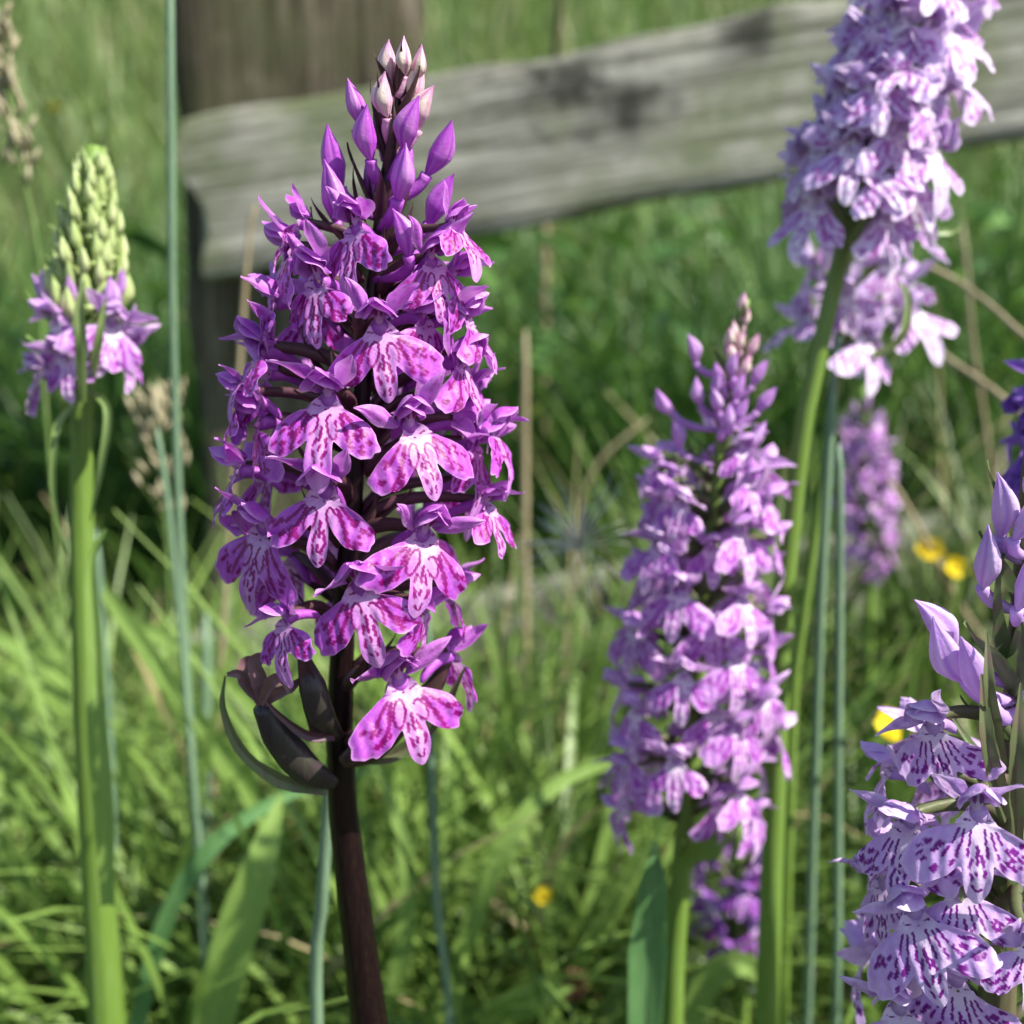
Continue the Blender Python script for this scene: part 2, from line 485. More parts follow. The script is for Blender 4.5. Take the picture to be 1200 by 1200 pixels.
def petal_geo(L, W, bend=0.0, cup=0.25, twist=0.0, tip=0.7, curl=0.0, nu=18, nv=17, seed=0, spot=0.0, wide=0.42):
    """blade along +Y, width X, normal +Z; bend in radians over the length"""
    r = np.random.default_rng(seed)
    ph = r.uniform(0, 6.28, 4)
    t_ = np.linspace(0, 1, nu)
    w = W * 0.5 * (np.clip(t_ / wide, 0, 1) ** 0.55) * np.where(t_ > wide, np.cos((t_ - wide) / (1 - wide) * math.pi / 2) ** tip, 1)
    w = np.clip(w, W * 0.025, None)
    ang = np.cumsum(np.full(nu, bend / nu) + curl * np.clip(t_ - 0.65, 0, None) / nu * 8)
    dy, dz = np.cos(ang) * L / (nu - 1), np.sin(ang) * L / (nu - 1)
    cy, cz = np.concatenate([[0], np.cumsum(dy[:-1])]), np.concatenate([[0], np.cumsum(dz[:-1])])
    vv = np.linspace(-1, 1, nv)
    T, V = np.meshgrid(t_, vv, indexing='ij')
    x = w[:, None] * V
    h = cup * w[:, None] * (V ** 2) + 0.05 * W * np.sin(9 * T + ph[0]) * V + 0.03 * W * np.sin(5 * V + ph[1] + 6 * T)
    tw = twist * T
    x2, h2 = x * np.cos(tw) - h * np.sin(tw), x * np.sin(tw) + h * np.cos(tw)
    ny, nz = -np.sin(ang)[:, None], np.cos(ang)[:, None]
    vx = x2 + 0.04 * W * np.sin(3 * T + ph[2])
    vy = cy[:, None] + h2 * ny
    vz = cz[:, None] + h2 * nz
    pale = 0.45 * np.abs(V) ** 5 + 0.3 * sstep(0.8, 1, T) + 0.16 + 0.14 * np.sin(4 * T + ph[3]) + 0.10 * np.sin(5 * V + ph[0])
    deep = 0.35 * np.exp(-(V / 0.12) ** 2) * (1 - T) + 0.15 * (1 - sstep(0, 0.35, T)) + 0.2 * np.clip(np.cos(V * 15 + ph[1]), 0, 1) ** 3 * (1 - 0.6 * T)
    mk = np.zeros_like(T)
    if spot:
        for _ in range(7):
            a, b = r.uniform(0.25, 0.8), r.uniform(-0.7, 0.7)
            mk = np.maximum(mk, spot * np.exp(-(((T - a) / 0.045) ** 2 + ((V - b) / 0.16) ** 2)))
    v = np.stack([vx, vy, vz], -1).reshape(-1, 3) * MM
    a = np.stack([mk, np.clip(pale, 0, 1), np.clip(deep, 0, 1)], -1).reshape(-1, 3)
    return v, grid_quads(nu, nv), a

def xf(geo, M):
    v, q, a = geo
    Mn = np.array(M)
    return v @ Mn[:3, :3].T + Mn[:3, 3], q, a

def rot(ax, deg):
    return Matrix.Rotation(R_(deg), 4, ax)

def tr(x, y, z):
    return Matrix.Translation((x * MM, y * MM, z * MM))

def geo_mesh(name, *geos):
    m = MB()
    for g in geos:
        m.add(*g)
    return m.mesh(name)

# local frame of a flower: +Y faces out, +Z up, origin at the throat
LIPS = [lip_mesh(1), lip_mesh(7, 0.97, 0.95, 0.6, 1.04), lip_mesh(8, 1.05, 1.1, 1.2, 0.9), lip_mesh(9, 1.0, 0.8, 0.4, 1.0), lip_mesh(2, 1.06, 0.9, 1.3), lip_mesh(3, 0.94, 1.08, 0.8, 1.06), lip_mesh(4, 1.0, 0.85, 1.6, 0.95),
        lip_mesh(5, 1.1, 1.0, 1.0, 0.92), lip_mesh(6, 0.9, 0.92, 1.8, 1.0)]
LIPS_LINE = [lip_mesh(21, 0.98, 1.12, 0.9, 1.05, 'lines'), lip_mesh(22, 1.05, 1.08, 1.4, 1.0, 'lines'), lip_mesh(23, 0.92, 1.15, 1.1, 1.04, 'lines')]
DORSAL, PETAL, SEPAL, HOOD = [], [], [], []
for k in range(4):
    d = xf(petal_geo(9.0, 8.0, -1.8 + 0.12 * k, -0.8, 0, 0.5, -0.1 + 0.5 * k, seed=30 + k), tr(0, -2.4, 1.8) @ rot('X', 72 - 5 * k))
    DORSAL.append(geo_mesh('dorsal_sepal', d))
    for s in (-1, 1):
        p = xf(petal_geo(8.2, 5.4, -1.5 + 0.1 * k, -0.55, 0.15 * s, 0.55, 0.3 * k, seed=40 + k + 10 * s),
               tr(2.2 * s, -2.0, 1.0) @ rot('Z', -s * (-10 + 5 * k)) @ rot('X', 58 - 3 * k) @ rot('Y', s * 42))
        PETAL.append(geo_mesh('petal', p))
    for s in (-1, 1):
        sp = xf(petal_geo(11.0 + 0.6 * k, 4.9 - 0.25 * k, -0.5 + 0.3 * k, 0.45, 0.5 * s, 0.95, [0.9, -0.8, 0.3, 1.3][k], seed=60 + k + 10 * s, spot=0.5 if k % 2 else 0.0),
                tr(1.9 * s, -1.8, 0.9) @ rot('Z', -s * (64 - 9 * k)) @ rot('X', 16 + 7 * k) @ rot('Y', s * (30 + 14 * k)))
        SEPAL.append(geo_mesh('lateral_sepal', sp))

def spur_mesh():
    pts = catmull([(0, -0.8, -0.6), (0, -4, -0.9), (0.3, -7.5, -2.6), (0.5, -9.5, -4.6)], 9)
    return geo_mesh('spur', tube(pts * MM, np.array([1.7, 1.6, 1.45, 1.3, 1.2, 1.1, 1.0, 0.8, 0.35]) * MM, 8, attr=(0, 0.12, 0.25)))
SPUR = spur_mesh()

def column_mesh():
    m = MB()
    pts = catmull([(0, -1.9, -0.2), (0, -1.3, 0.9), (0, -0.4, 2.1), (0, 0.3, 3.0)], 9)
    v, q, a = tube(pts * MM, np.array([0.9, 1.0, 1.05, 1.0, 1.0, 0.95, 0.85, 0.7, 0.35]) * MM, 10, attr=(0, 0.8, 0.0))
    m.add(v, q, a)
    for s in (-1, 1):
        p2 = catmull([(0.45 * s, -0.1, 1.2), (0.6 * s, 0.75, 2.1), (0.45 * s, 0.9, 3.0)], 5)
        m.add(*tube(p2 * MM, np.array([0.15, 0.33, 0.38, 0.3, 0.12]) * MM, 6, attr=(0.85, 0, 0)))
    return m.mesh('column')
COLUMN = column_mesh()

def bud_geo(L, W, seed, pale):
    r = np.random.default_rng(seed)
    nu, nv = 20, 40
    t_ = np.linspace(0, 1, nu)
    prof = (np.clip(t_ / 0.38, 0, 1) ** 0.6) * np.where(t_ > 0.38, np.cos((t_ - 0.38) / 0.62 * math.pi / 2) ** 1.05, 1)
    prof = np.clip(prof, 0.06, None)
    a = np.linspace(0, 2 * math.pi, nv, endpoint=False)
    T, A = np.meshgrid(t_, a, indexing='ij')
    ridge = 1 + (0.13 * np.cos(3 * A + 0.5 + 0.9 * T) + 0.07 * np.cos(5 * A + 1 + 2 * T + r.uniform(0, 6)) + 0.03 * np.cos(13 * A)) * (0.5 + 0.5 * T)
    rr = W * 0.5 * prof[:, None] * ridge
    off = 0.34 * W * np.sin(T * math.pi * 0.9) + 0.12 * W * np.clip(T - 0.7, 0, 1) * 3
    x = rr * np.cos(A) * 0.92
    z = rr * np.sin(A) * 1.05 + off
    y = T * L
    pl = np.clip(pale * (1 - sstep(0.55, 1, T)) + 0.25 * (np.cos(3 * A + 0.5) ** 6) + 0.2 * np.sin(A), 0, 1)
    dp = np.clip(0.75 * sstep(0.35, 1, np.cos(3 * A + 0.5 + 0.9 * T + math.pi)) + 0.3 * sstep(0.75, 1, T) + 0.22 * np.sin(9 * A + 3 * T) + 0.25 * np.clip(np.cos(13 * A + 2 * np.sin(4 * T)), 0, 1) ** 2, 0, 1)
    if pale > 0.5:
        pl = np.clip(pl + 0.25 * np.sin(5 * A + 2) - 0.35 * sstep(0.6, 1, T), 0, 1)
    v = np.stack([x, y, z], -1).reshape(-1, 3) * MM
    at = np.stack([0 * T, pl, dp], -1).reshape(-1, 3)
    return v, grid_quads(nu, nv, True), at
BUDS = [geo_mesh('bud', bud_geo(9.6 + 0.4 * k, 4.0, 80 + k, 0.2)) for k in range(3)]
BUDS_PALE = [geo_mesh('bud', bud_geo(8.8, 3.8, 90 + k, 0.75)) for k in range(3)]
BUDS_GREEN = [geo_mesh('bud', bud_geo(7.2, 2.5, 95 + k, 0.3)) for k in range(2)]
BUDS_SLIM = [geo_mesh('bud', bud_geo(12.2, 4.0, 120 + k, 0.35)) for k in range(3)]
def bract_geo(L, W, bend, seed):
    return petal_geo(L, W, bend, 0.7, 0.3, 1.2, 0.5, nu=14, nv=5, seed=seed, wide=0.22)
BRACTS = [geo_mesh('bract', bract_geo(15 + 1.5 * k, 3.4, 0.35 * k - 0.2, 100 + k)) for k in range(4)]

# ------------------------------------------------------------------ orchid builder
class Orchid:
    def __init__(self, label, axis, Y, mat, bract_mat, stem_mat, Rprof, size=1.0, lips=LIPS, seed=1, detail=True, lean=0.0, group=None, stem_px=(20, 8)):
        self.r = random.Random(seed)
        self.axis_px = axis                       # (px, py) from base to tip
        self.Y, self.lean = Y, lean
        self.mat, self.bm, self.sm = mat, bract_mat, stem_mat
        self.Rprof, self.size, self.lips, self.detail = Rprof, size, lips, detail
        pys = [p[1] for p in axis]
        self.y0, self.y1 = pys[0], pys[-1]
        self.ax_y = np.array(pys[::-1], float)
        self.ax_x = np.array([p[0] for p in axis[::-1]], float)
        base = self.ap(self.y0)
        # the stem goes on down to the ground
        foot = Vector((base.x, base.y, ground_z(base.x, base.y) - 0.01))
        self.base = foot
        self.root = bpy.data.objects.new('orchid', None)
        self.root.empty_display_size = 0.02
        COL.objects.link(self.root)
        self.root.location = foot
        tag(self.root, label, 'orchid', group)
        self.T = Matrix.Translation(-foot)
        n = 26
        ys = np.linspace(self.y0, self.y1, n)
        pts = np.array([self.ap(y) for y in ys])
        rad = np.array([stem_px[0] + (stem_px[1] - stem_px[0]) * (i / (n - 1)) ** 0.8 for i in range(n)])
        rad = np.array([r_ * mpp(y, Y) for r_, y in zip(rad, ys)])
        if base.z - foot.z > 0.03:
            low = catmull([foot, foot.lerp(base, 0.5), base], 7)[:-1]
            pts = np.vstack([low, pts])
            rad = np.concatenate([np.full(6, rad[0] * 1.08), rad])
        geo = tube(pts - np.array(foot), rad, 22, 9, 0.06)
        link('stem', geo_mesh('stem', geo), self.root, stem_mat)

    def ap(self, py):
        px = float(np.interp(py, self.ax_y, self.ax_x))
        f = (py - self.y0) / (self.y1 - self.y0 - 1e-6)
        return P(px, py, self.Y + self.lean * f)

    def axx(self, py):
        return float(np.interp(py, self.ax_y, self.ax_x))

    def rad(self, py):
        ys = [a for a, b in self.Rprof]
        return float(np.interp(py, ys, [b for a, b in self.Rprof]))

    def frame(self, pos, yaw, pitch, roll, s):
        out = Vector((math.sin(yaw), -math.cos(yaw), 0))
        up = Vector((0, 0, 1))
        xx = out.cross(up)
        M = Matrix((xx, out, up)).transposed().to_4x4()
        M.translation = pos
        return M @ rot('X', pitch) @ rot('Y', roll) @ Matrix.Scale(s, 4)

    def stalk(self, M, attach, rad0, rad1, name, back=(0, -1.6, 0.6), attr=(0, 0, 0)):
        Mi = M.inverted()
        a = Mi @ attach
        b = Vector(back) * MM
        L = (b - a).length
        c1 = a + (Mi.to_3x3() @ Vector((0, 0, 1))) * L * 0.30 + Vector((0, 1, 0)) * L * 0.12
        c2 = b + Vector((0, -1, 0.1)) * L * 0.30
        ts = np.linspace(0, 1, 9)
        pts = np.array([(1 - t) ** 3 * np.array(a) + 3 * t * (1 - t) ** 2 * np.array(c1) + 3 * t * t * (1 - t) * np.array(c2) + t ** 3 * np.array(b) for t in ts])
        rr = np.array([rad0 * (0.75 + 0.5 * math.sin(math.pi * min(1, t * 1.05))) * (1 - t) + rad1 * t for t in ts]) * MM
        return tube(pts, rr, 8, 3, 0.12, attr=attr)

    def bract(self, parent, M, attach, yaw, k, length=1.0, up=0.8):
        out = Vector((math.sin(yaw), -math.cos(yaw), up)).normalized()
        xx = out.cross(Vector((0, 0, 1))).normalized()
        zz = xx.cross(out)
        B = Matrix((xx, out, zz)).transposed().to_4x4()
        B.translation = attach
        B = B @ Matrix.Scale(length * self.size, 4)
        return link('bract', BRACTS[k % 4], parent, self.bm, M.inverted() @ B)

    def flower(self, pos, phi, pitch=8, roll=0, s=1.0, yaw=None, drop=42, bract=True, young=False, bl=1.0):
        r = self.r
        s = s * self.size
        py_attach = None
        yaw = phi if yaw is None else yaw
        M = self.frame(pos, yaw, pitch, roll, s)
        # attachment on the stem below the throat
        zt = pos.z - drop * 0.155 * MM * self.size
        attach = self.on_axis(zt)
        o = attach + Vector((math.sin(phi), -math.cos(phi), 0)) * 0.0022 * self.size
        fl = link('flower', geo_mesh('flower', self.stalk(M, o, 1.35, 1.05, 'ovary', attr=(0.3, 0, 0))), self.root, self.bm, self.T @ M)
        k = r.randrange(100)
        lip = link('lip', self.lips[k % len(self.lips)], fl, self.mat, rot('X', r.uniform(-12, 16)) @ rot('Z', r.uniform(-12, 12)) @ rot('Y', r.uniform(-6, 6)) @ Matrix.Scale(r.uniform(0.92, 1.08), 4))
        j = r.randrange(4)
        link('dorsal_sepal', DORSAL[j], fl, self.mat, rot('X', r.uniform(-12, 10)) @ rot('Z', r.uniform(-8, 8)))
        j2 = r.randrange(4)
        for q in (0, 1):
            link('petal', PETAL[2 * j2 + q], fl, self.mat, rot('X', r.uniform(-9, 9)) @ rot('Y', r.uniform(-7, 7)))
        for q in (0, 1):
            j3 = r.randrange(4)
            link('lateral_sepal', SEPAL[2 * j3 + q], fl, self.mat, rot('Y', r.uniform(-20, 20)) @ rot('X', r.uniform(-16, 14)) @ rot('Z', r.uniform(-14, 14)) @ Matrix.Scale(r.uniform(0.74, 1.0), 4))
        link('column', COLUMN, fl, self.mat)
        link('spur', SPUR, fl, self.mat, rot('X', r.uniform(-14, 8)) @ rot('Z', r.uniform(-12, 12)))
        if bract:
            self.bract(fl, M, o - Vector((0, 0, 0.001)), phi + r.uniform(-.25, .25), r.randrange(4), bl * r.uniform(0.8, 1.1), up=r.uniform(0.5, 1.1))
        return fl

    def on_axis(self, z):
        lo, hi = self.y0 + 400, self.y1 - 200
        for _ in range(30):
            mid = 0.5 * (lo + hi)
            if self.ap(mid).z < z:
                lo = mid
            else:
                hi = mid
        p = self.ap(0.5 * (lo + hi))
        return p

    def at(self, px, py, **kw):
        """a flower whose throat is seen at (px, py), on the spike's shell"""
        Rp = self.rad(py) if 'R' not in kw else kw.pop('R')
        side = kw.pop('side', 1)          # 1 front half, -1 rear half
        dx = px - self.axx(py)
        sn = max(-0.985, min(0.985, dx / Rp))
        phi = math.asin(sn)
        m = mpp(py, self.Y)
        f = (py - self.y0) / (self.y1 - self.y0)
        Yax = self.Y + self.lean * f
        if side < 0:
            phi = math.pi - phi
        pos = P(px, py, Yax - Rp * m * math.cos(phi))
        turn = kw.pop('turn', 0)
        yk = kw.pop('yk', 0.9)
        ph2 = phi if side < 0 else phi * yk
        return self.flower(pos, phi, yaw=ph2 + R_(turn), **kw)

    def spiral(self, n, ya, yb, phase=0.0, rmul=1.0, keep=None, loose=1.0, **kw):
        for i in range(n):
            f = (i + 0.5) / n
            py = ya + (yb - ya) * f
            phi = (i * 137.508 + phase) % 360
            phi = R_(phi if phi < 180 else phi - 360) + self.r.uniform(-.12, .12)
            a = self.ap(py)
            Rm = self.rad(py) * mpp(py, self.Y) * rmul * (1 + self.r.uniform(-0.08, 0.08) * loose)
            pos = a + Vector((math.sin(phi), -math.cos(phi), 0)) * Rm
            if keep and not keep(py, phi):
                continue
            self.flower(pos, phi, pitch=self.r.uniform(-6, 16) * loose, roll=self.r.uniform(-14, 14) * loose, s=self.r.uniform(0.9, 1.05), yaw=phi + self.r.uniform(-.25, .25) * loose, **kw)

    def bud(self, px, py, tilt, size=1.0, pale=False, phi=None, R=None, fwd=0.0, lib=None, mat=None, bract=True, bl=0.8, drop=55):
        """bud centred at a photo pixel; tilt = degrees clockwise from straight up in the picture"""
        lib = lib or (BUDS_PALE if pale else BUDS)
        mat = mat or (M_bud_pale if pale else self.mat)
        m = mpp(py, self.Y)
        f = (py - self.y0) / (self.y1 - self.y0)
        Rp = R if R is not None else self.rad(py)
        dx = px - self.axx(py)
        sn = max(-0.985, min(0.985, dx / max(Rp, abs(dx) + 1)))
        ph = math.asin(sn)
        pos = P(px, py, self.Y + self.lean * f - Rp * m * math.cos(ph) * (1 if fwd >= 0 else -1))
        d = Vector((math.sin(R_(tilt)), -0.25 if fwd >= 0 else 0.2, math.cos(R_(tilt)))).normalized()
        self.bud3(pos, d, ph, size, lib, mat, bract, bl, drop)

    def bud3(self, pos, d, ph, size, lib, mat, bract=True, bl=0.8, drop=55):
        r = self.r
        s = size * self.size
        xx = d.cross(Vector((0, 1, 0.3))).normalized()
        zz = xx.cross(d)
        M = Matrix((xx, d, zz)).transposed().to_4x4()
        M.translation = pos - d * 4.5 * MM * s
        M = M @ rot('Y', r.uniform(0, 360)) @ Matrix.Scale(s, 4)
        attach = self.on_axis(pos.z - drop * 0.155 * MM * s)
        o = attach + Vector((math.sin(ph), -math.cos(ph), 0)) * 0.001
        b = link('bud', lib[r.randrange(len(lib))], self.root, mat, self.T @ M)
        Mi = M.inverted()
        a = np.array(Mi @ o)
        e = np.array([0, 0.0004, 0])
        L = np.linalg.norm(e - a)
        c2 = e + np.array([0, -0.35 * L, 0])
        ts = np.linspace(0, 1, 7)
        pts = np.array([(1 - t) ** 2 * a + 2 * t * (1 - t) * c2 + t * t * e for t in ts])
        link('stalk', geo_mesh('stalk', tube(pts, np.array([0.7, 0.9, 1.1, 1.2, 1.15, 1.1, 1.2]) * MM, 7, attr=(0, 0.1, 0.2))), b, mat)
        if bract:
            self.bract(b, M, o, ph + r.uniform(-.3, .3), r.randrange(4), bl * size, up=r.uniform(1.3, 2.2))
        return b

# ------------------------------------------------------------------ ground
def ground_z(x, y):
    z = 0.06 * x if abs(x) < 3 else 0.18 * math.copysign(1, x)
    if y > 1.4:
        t_ = min(y - 1.4, 9.0)
        z += 0.36 * t_ * t_ / (t_ + 0.7)
    return z + 0.012 * math.sin(x * 5 + 1) * math.sin(y * 4)

xs = np.concatenate([[-300, -80, -20, -8], np.linspace(-4, 4, 41), [8, 20, 80, 300]])
ys = np.concatenate([[-300, -60, -10, -3], np.linspace(-1, 11, 61), [20, 60, 300]])
gv = np.array([(x, y, ground_z(x, y)) for x in xs for y in ys])
ground = link('ground', mesh_np('ground', gv, grid_quads(len(xs), len(ys))[:, ::-1]), None, M_soil)
tag(ground, 'dark soil of the meadow under the grass', 'ground', kind='structure')

# ------------------------------------------------------------------ fence
def rough_box(L, H, D, nx, nz, ny, amp, seed, chips=0.0):
    """box along X, centred, with uneven weathered faces"""
    r = np.random.default_rng(seed)
    ph = r.uniform(0, 6.28, 10)
    prof = []
    c = min(H, D) * 0.07
    loop = []
    for a in np.linspace(-1, 1, nz):
        loop.append((-D / 2, a * (H / 2 - c)))
    for a in np.linspace(-1, 1, ny):
        loop.append((a * (D / 2 - c), H / 2))
    for a in np.linspace(1, -1, nz):
        loop.append((D / 2, a * (H / 2 - c)))
    for a in np.linspace(1, -1, ny):
        loop.append((a * (D / 2 - c), -H / 2))
    loop = np.array(loop)
    X = np.linspace(-L / 2, L / 2, nx)
    v = []
    for i, x in enumerate(X):
        yy, zz = loop[:, 0].copy(), loop[:, 1].copy()
        wob = amp * (0.5 * np.sin(x * 9 + ph[0]) + 0.35 * np.sin(x * 23 + ph[1]) + 0.25 * np.sin(x * 57 + ph[2]))
        rad = 1 + (0.02 * np.sin(x * 31 + zz * 60 + ph[3]) + 0.015 * np.sin(x * 73 + yy * 90 + ph[4]))
        yy = yy * rad + 0.15 * wob
        zz = zz * rad + wob * np.where(zz > 0, 1, 0.6)
        xe = x + (0.006 * np.sin(zz * 90 + ph[5]) if i in (0, nx - 1) else 0)
        v.append(np.stack([np.full_like(yy, 1.0) * xe, yy, zz], -1))
    v = np.concatenate(v)
    n = len(loop)
    q = grid_quads(nx, n, True)
    m = MB()
    m.add(v, q)
    for e, X0 in ((0, -L / 2), (nx - 1, L / 2)):
        ring = v[e * n:(e + 1) * n]
        cpt = ring.mean(0)
        ins = cpt + (ring - cpt) * 0.02
        vv = np.vstack([ring, ins])
        qq = grid_quads(2, n, True)
        m.add(vv, qq if e == 0 else qq[:, ::-1])
    return m.mesh('rail')

M_rail = wood_mat('weathered_rail', (0.11, 0.11, 0.085), (0.27, 0.265, 0.225), (0.50, 0.49, 0.43), (0.12, 0.15, 0.06), 0.75, 0,
                  spots=((-0.10, -0.02, 0.030, 0.030), (-0.06, -0.02, 0.012, 0.024), (-0.21, -0.02, -0.028, 0.020), (0.02, -0.02, 0.045, 0.020)))
M_post = wood_mat('weathered_post', (0.055, 0.045, 0.035), (0.13, 0.115, 0.08), (0.22, 0.20, 0.145), (0.10, 0.115, 0.05), 0.7, 2)
fence = bpy.data.objects.new('fence', None)
COL.objects.link(fence)
YF = 0.74
pa, pb = P(228, 232, YF), P(1500, 14, YF)
f0 = P(340, 600, YF)
fence.location = (f0.x, YF + 0.06, ground_z(f0.x, YF))
tag(fence, 'weathered grey timber fence with mossy rails behind the orchids', 'fence')
Tf = Matrix.Translation(-fence.location)
def rail(a, b, H, D, seed, Yc):
    dv = (b - a)
    ang = math.atan2(dv.z, dv.x)
    L = math.hypot(dv.x, dv.z)
    me = rough_box(L, H, D, 150, 10, 6, 0.004, seed)
    mid = (a + b) * 0.5
    mid.y = Yc
    return link('rail', me, fence, M_rail, Tf @ Matrix.Translation(mid) @ Matrix.Rotation(-ang, 4, 'Y'))
rail(pa, pb, 185 * mpp(150, YF), 0.036, 3, YF + 0.018)
la, lb = P(228, 838, YF), P(1500, 650, YF)
rail(la, lb, 185 * mpp(700, YF), 0.036, 4, YF + 0.018)
pw = 295 * mpp(0, YF + 0.04)
pc = P(343, 60, YF + 0.045)
post_me = rough_box(1.1, pw, 0.10, 60, 10, 8, 0.004, 9)
post_me.name = 'post'
post = link('post', post_me, fence, M_post, Tf @ Matrix.Translation((pc.x, YF + 0.095, 0.42)) @ Matrix.Rotation(R_(-90), 4, 'Y'))
# the post's grain runs along its own X
M_post2 = wood_mat('post_wood', (0.025, 0.02, 0.014), (0.085, 0.07, 0.048), (0.20, 0.175, 0.125), (0.075, 0.085, 0.035), 0.6, 0)
post_me.materials.clear(); post_me.materials.append(M_post2)

# ------------------------------------------------------------------ grass
def blades(n, xr, yr, hr, wr, lean=0.5, seg=6, dry=0.05, seed=0, fold=0.25, keep=None, curve=1.0, tint=(0, 1)):
    r = np.random.default_rng(seed)
    x = r.uniform(*xr, n); y = r.uniform(*yr, n)
    if keep is not None:
        k = keep(x, y)
        x, y = x[k], y[k]
        n = len(x)
    z = np.array([ground_z(a, b) for a, b in zip(x, y)])
    h = r.uniform(*hr, n) * (0.75 + 0.25 * r.random(n)); w = r.uniform(*wr, n)
    az = r.uniform(0, 2 * math.pi, n)
    le = r.uniform(0.05, lean, n); cu = r.uniform(0.2, 1.6, n) * curve
    tt = np.linspace(0, 1, seg + 1)
    ang0 = le[:, None] + cu[:, None] * tt[None] ** 1.6
    ds = h[:, None] / seg
    hx = np.concatenate([np.zeros((n, 1)), np.cumsum(np.sin(ang0[:, :-1]) * ds, 1)], 1)
    hz = np.concatenate([np.zeros((n, 1)), np.cumsum(np.cos(ang0[:, :-1]) * ds, 1)], 1)
    wp = (np.minimum(1, 0.6 + tt * 1.6) * (1 - tt ** 2.2))[None] * w[:, None] * 0.5
    wp = np.maximum(wp, 0.0003)
    tw = r.uniform(-1.2, 1.2, n)[:, None] * tt[None] + r.uniform(-0.6, 0.6, n)[:, None]
    ca, sa = np.cos(az)[:, None], np.sin(az)[:, None]
    cx = x[:, None] + hx * ca; cy = y[:, None] + hx * sa; cz = z[:, None] + hz - 0.003
    sxv, syv = -np.sin(az[:, None] + tw), np.cos(az[:, None] + tw)
    V = np.zeros((n, seg + 1, 3, 3))
    for j, s in enumerate((-1, 0, 1)):
        V[:, :, j, 0] = cx + s * wp * sxv
        V[:, :, j, 1] = cy + s * wp * syv
        V[:, :, j, 2] = cz
    V[:, :, 1, 0] -= wp * fold * np.cos(az)[:, None] * -1
    V[:, :, 1, 2] -= wp * fold
    A = np.zeros((n, seg + 1, 3, 3))
    A[..., 0] = (tint[0] + (tint[1] - tint[0]) * r.random(n) ** 1.5)[:, None, None]
    dryv = np.where(r.random(n) < dry, r.uniform(0.6, 1, n), 0)
    A[..., 1] = dryv[:, None, None]
    A[..., 2] = tt[None, :, None]
    base = np.arange(n)[:, None, None] * (seg + 1) * 3
    i = np.arange(seg)[None, :, None] * 3
    j = np.arange(2)[None, None, :]
    a0 = base + i + j
    Q = np.stack([a0, a0 + 1, a0 + 4, a0 + 3], -1).reshape(-1, 4)
    return V.reshape(-1, 3), Q, A.reshape(-1, 3)

def leaves(n, xr, yr, zr, sr, seed=0, tint=(0, 1), dry=0.03):
    r = np.random.default_rng(seed)
    L, W = 1.0, 0.55
    t_ = np.linspace(0, 1, 6)
    w = W * 0.5 * np.sin(np.pi * t_ ** 0.8) ** 0.8 * (1 - 0.25 * t_)
    loc = np.zeros((6, 3, 3))
    for j, s in enumerate((-1, 0, 1)):
        loc[:, j, 0] = s * w
        loc[:, j, 1] = t_ * L
        loc[:, j, 2] = 0.25 * t_ - 0.45 * t_ ** 2 + (0.25 * w if s else 0)
    loc = loc.reshape(-1, 3)
    qs = grid_quads(6, 3)
    sc = r.uniform(*sr, n)
    yaw, pit, rol = r.uniform(0, 6.28, n), r.uniform(-0.5, 0.7, n), r.uniform(-0.6, 0.6, n)
    x, y = r.uniform(*xr, n), r.uniform(*yr, n)
    z = np.array([ground_z(a, b) for a, b in zip(x, y)]) + r.uniform(*zr, n)
    V = np.zeros((n, len(loc), 3))
    for i in range(n):
        Rm = np.array(Matrix.Rotation(yaw[i], 3, 'Z') @ Matrix.Rotation(pit[i], 3, 'X') @ Matrix.Rotation(rol[i], 3, 'Y'))
        V[i] = (loc * sc[i]) @ Rm.T + (x[i], y[i], z[i])
    A = np.zeros((n, len(loc), 3))
    A[..., 0] = r.uniform(tint[0], tint[1], n)[:, None]
    A[..., 1] = np.where(r.random(n) < dry, r.uniform(0.4, 1, n), 0)[:, None]
    Q = (qs[None] + np.arange(n)[:, None, None] * len(loc)).reshape(-1, 4)
    return V.reshape(-1, 3), Q, A.reshape(-1, 3)

def stuff(name, geos, mat, label, cat):
    o = link(name, geo_mesh(name, *geos), None, mat)
    tag(o, label, cat, kind='stuff')
    return o

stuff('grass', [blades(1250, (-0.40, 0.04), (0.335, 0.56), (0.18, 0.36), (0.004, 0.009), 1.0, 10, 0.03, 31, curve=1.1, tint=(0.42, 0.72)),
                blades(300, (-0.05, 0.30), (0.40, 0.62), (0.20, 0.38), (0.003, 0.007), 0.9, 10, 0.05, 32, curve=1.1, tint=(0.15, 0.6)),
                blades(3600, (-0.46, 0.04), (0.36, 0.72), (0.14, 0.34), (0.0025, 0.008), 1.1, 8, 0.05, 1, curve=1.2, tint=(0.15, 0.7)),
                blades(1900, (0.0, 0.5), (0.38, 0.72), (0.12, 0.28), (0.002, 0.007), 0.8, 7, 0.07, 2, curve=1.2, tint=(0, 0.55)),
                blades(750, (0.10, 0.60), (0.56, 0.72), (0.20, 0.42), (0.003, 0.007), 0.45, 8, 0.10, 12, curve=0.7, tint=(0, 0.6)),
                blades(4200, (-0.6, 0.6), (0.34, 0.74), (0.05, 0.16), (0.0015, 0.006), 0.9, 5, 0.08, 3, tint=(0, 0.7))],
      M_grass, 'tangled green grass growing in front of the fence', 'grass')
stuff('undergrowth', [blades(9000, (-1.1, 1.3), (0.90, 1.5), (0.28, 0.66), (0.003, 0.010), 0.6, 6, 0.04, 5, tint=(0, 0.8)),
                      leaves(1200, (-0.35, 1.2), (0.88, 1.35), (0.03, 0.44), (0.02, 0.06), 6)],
      M_weed, 'dark green leafy undergrowth behind the lower fence rails', 'undergrowth')
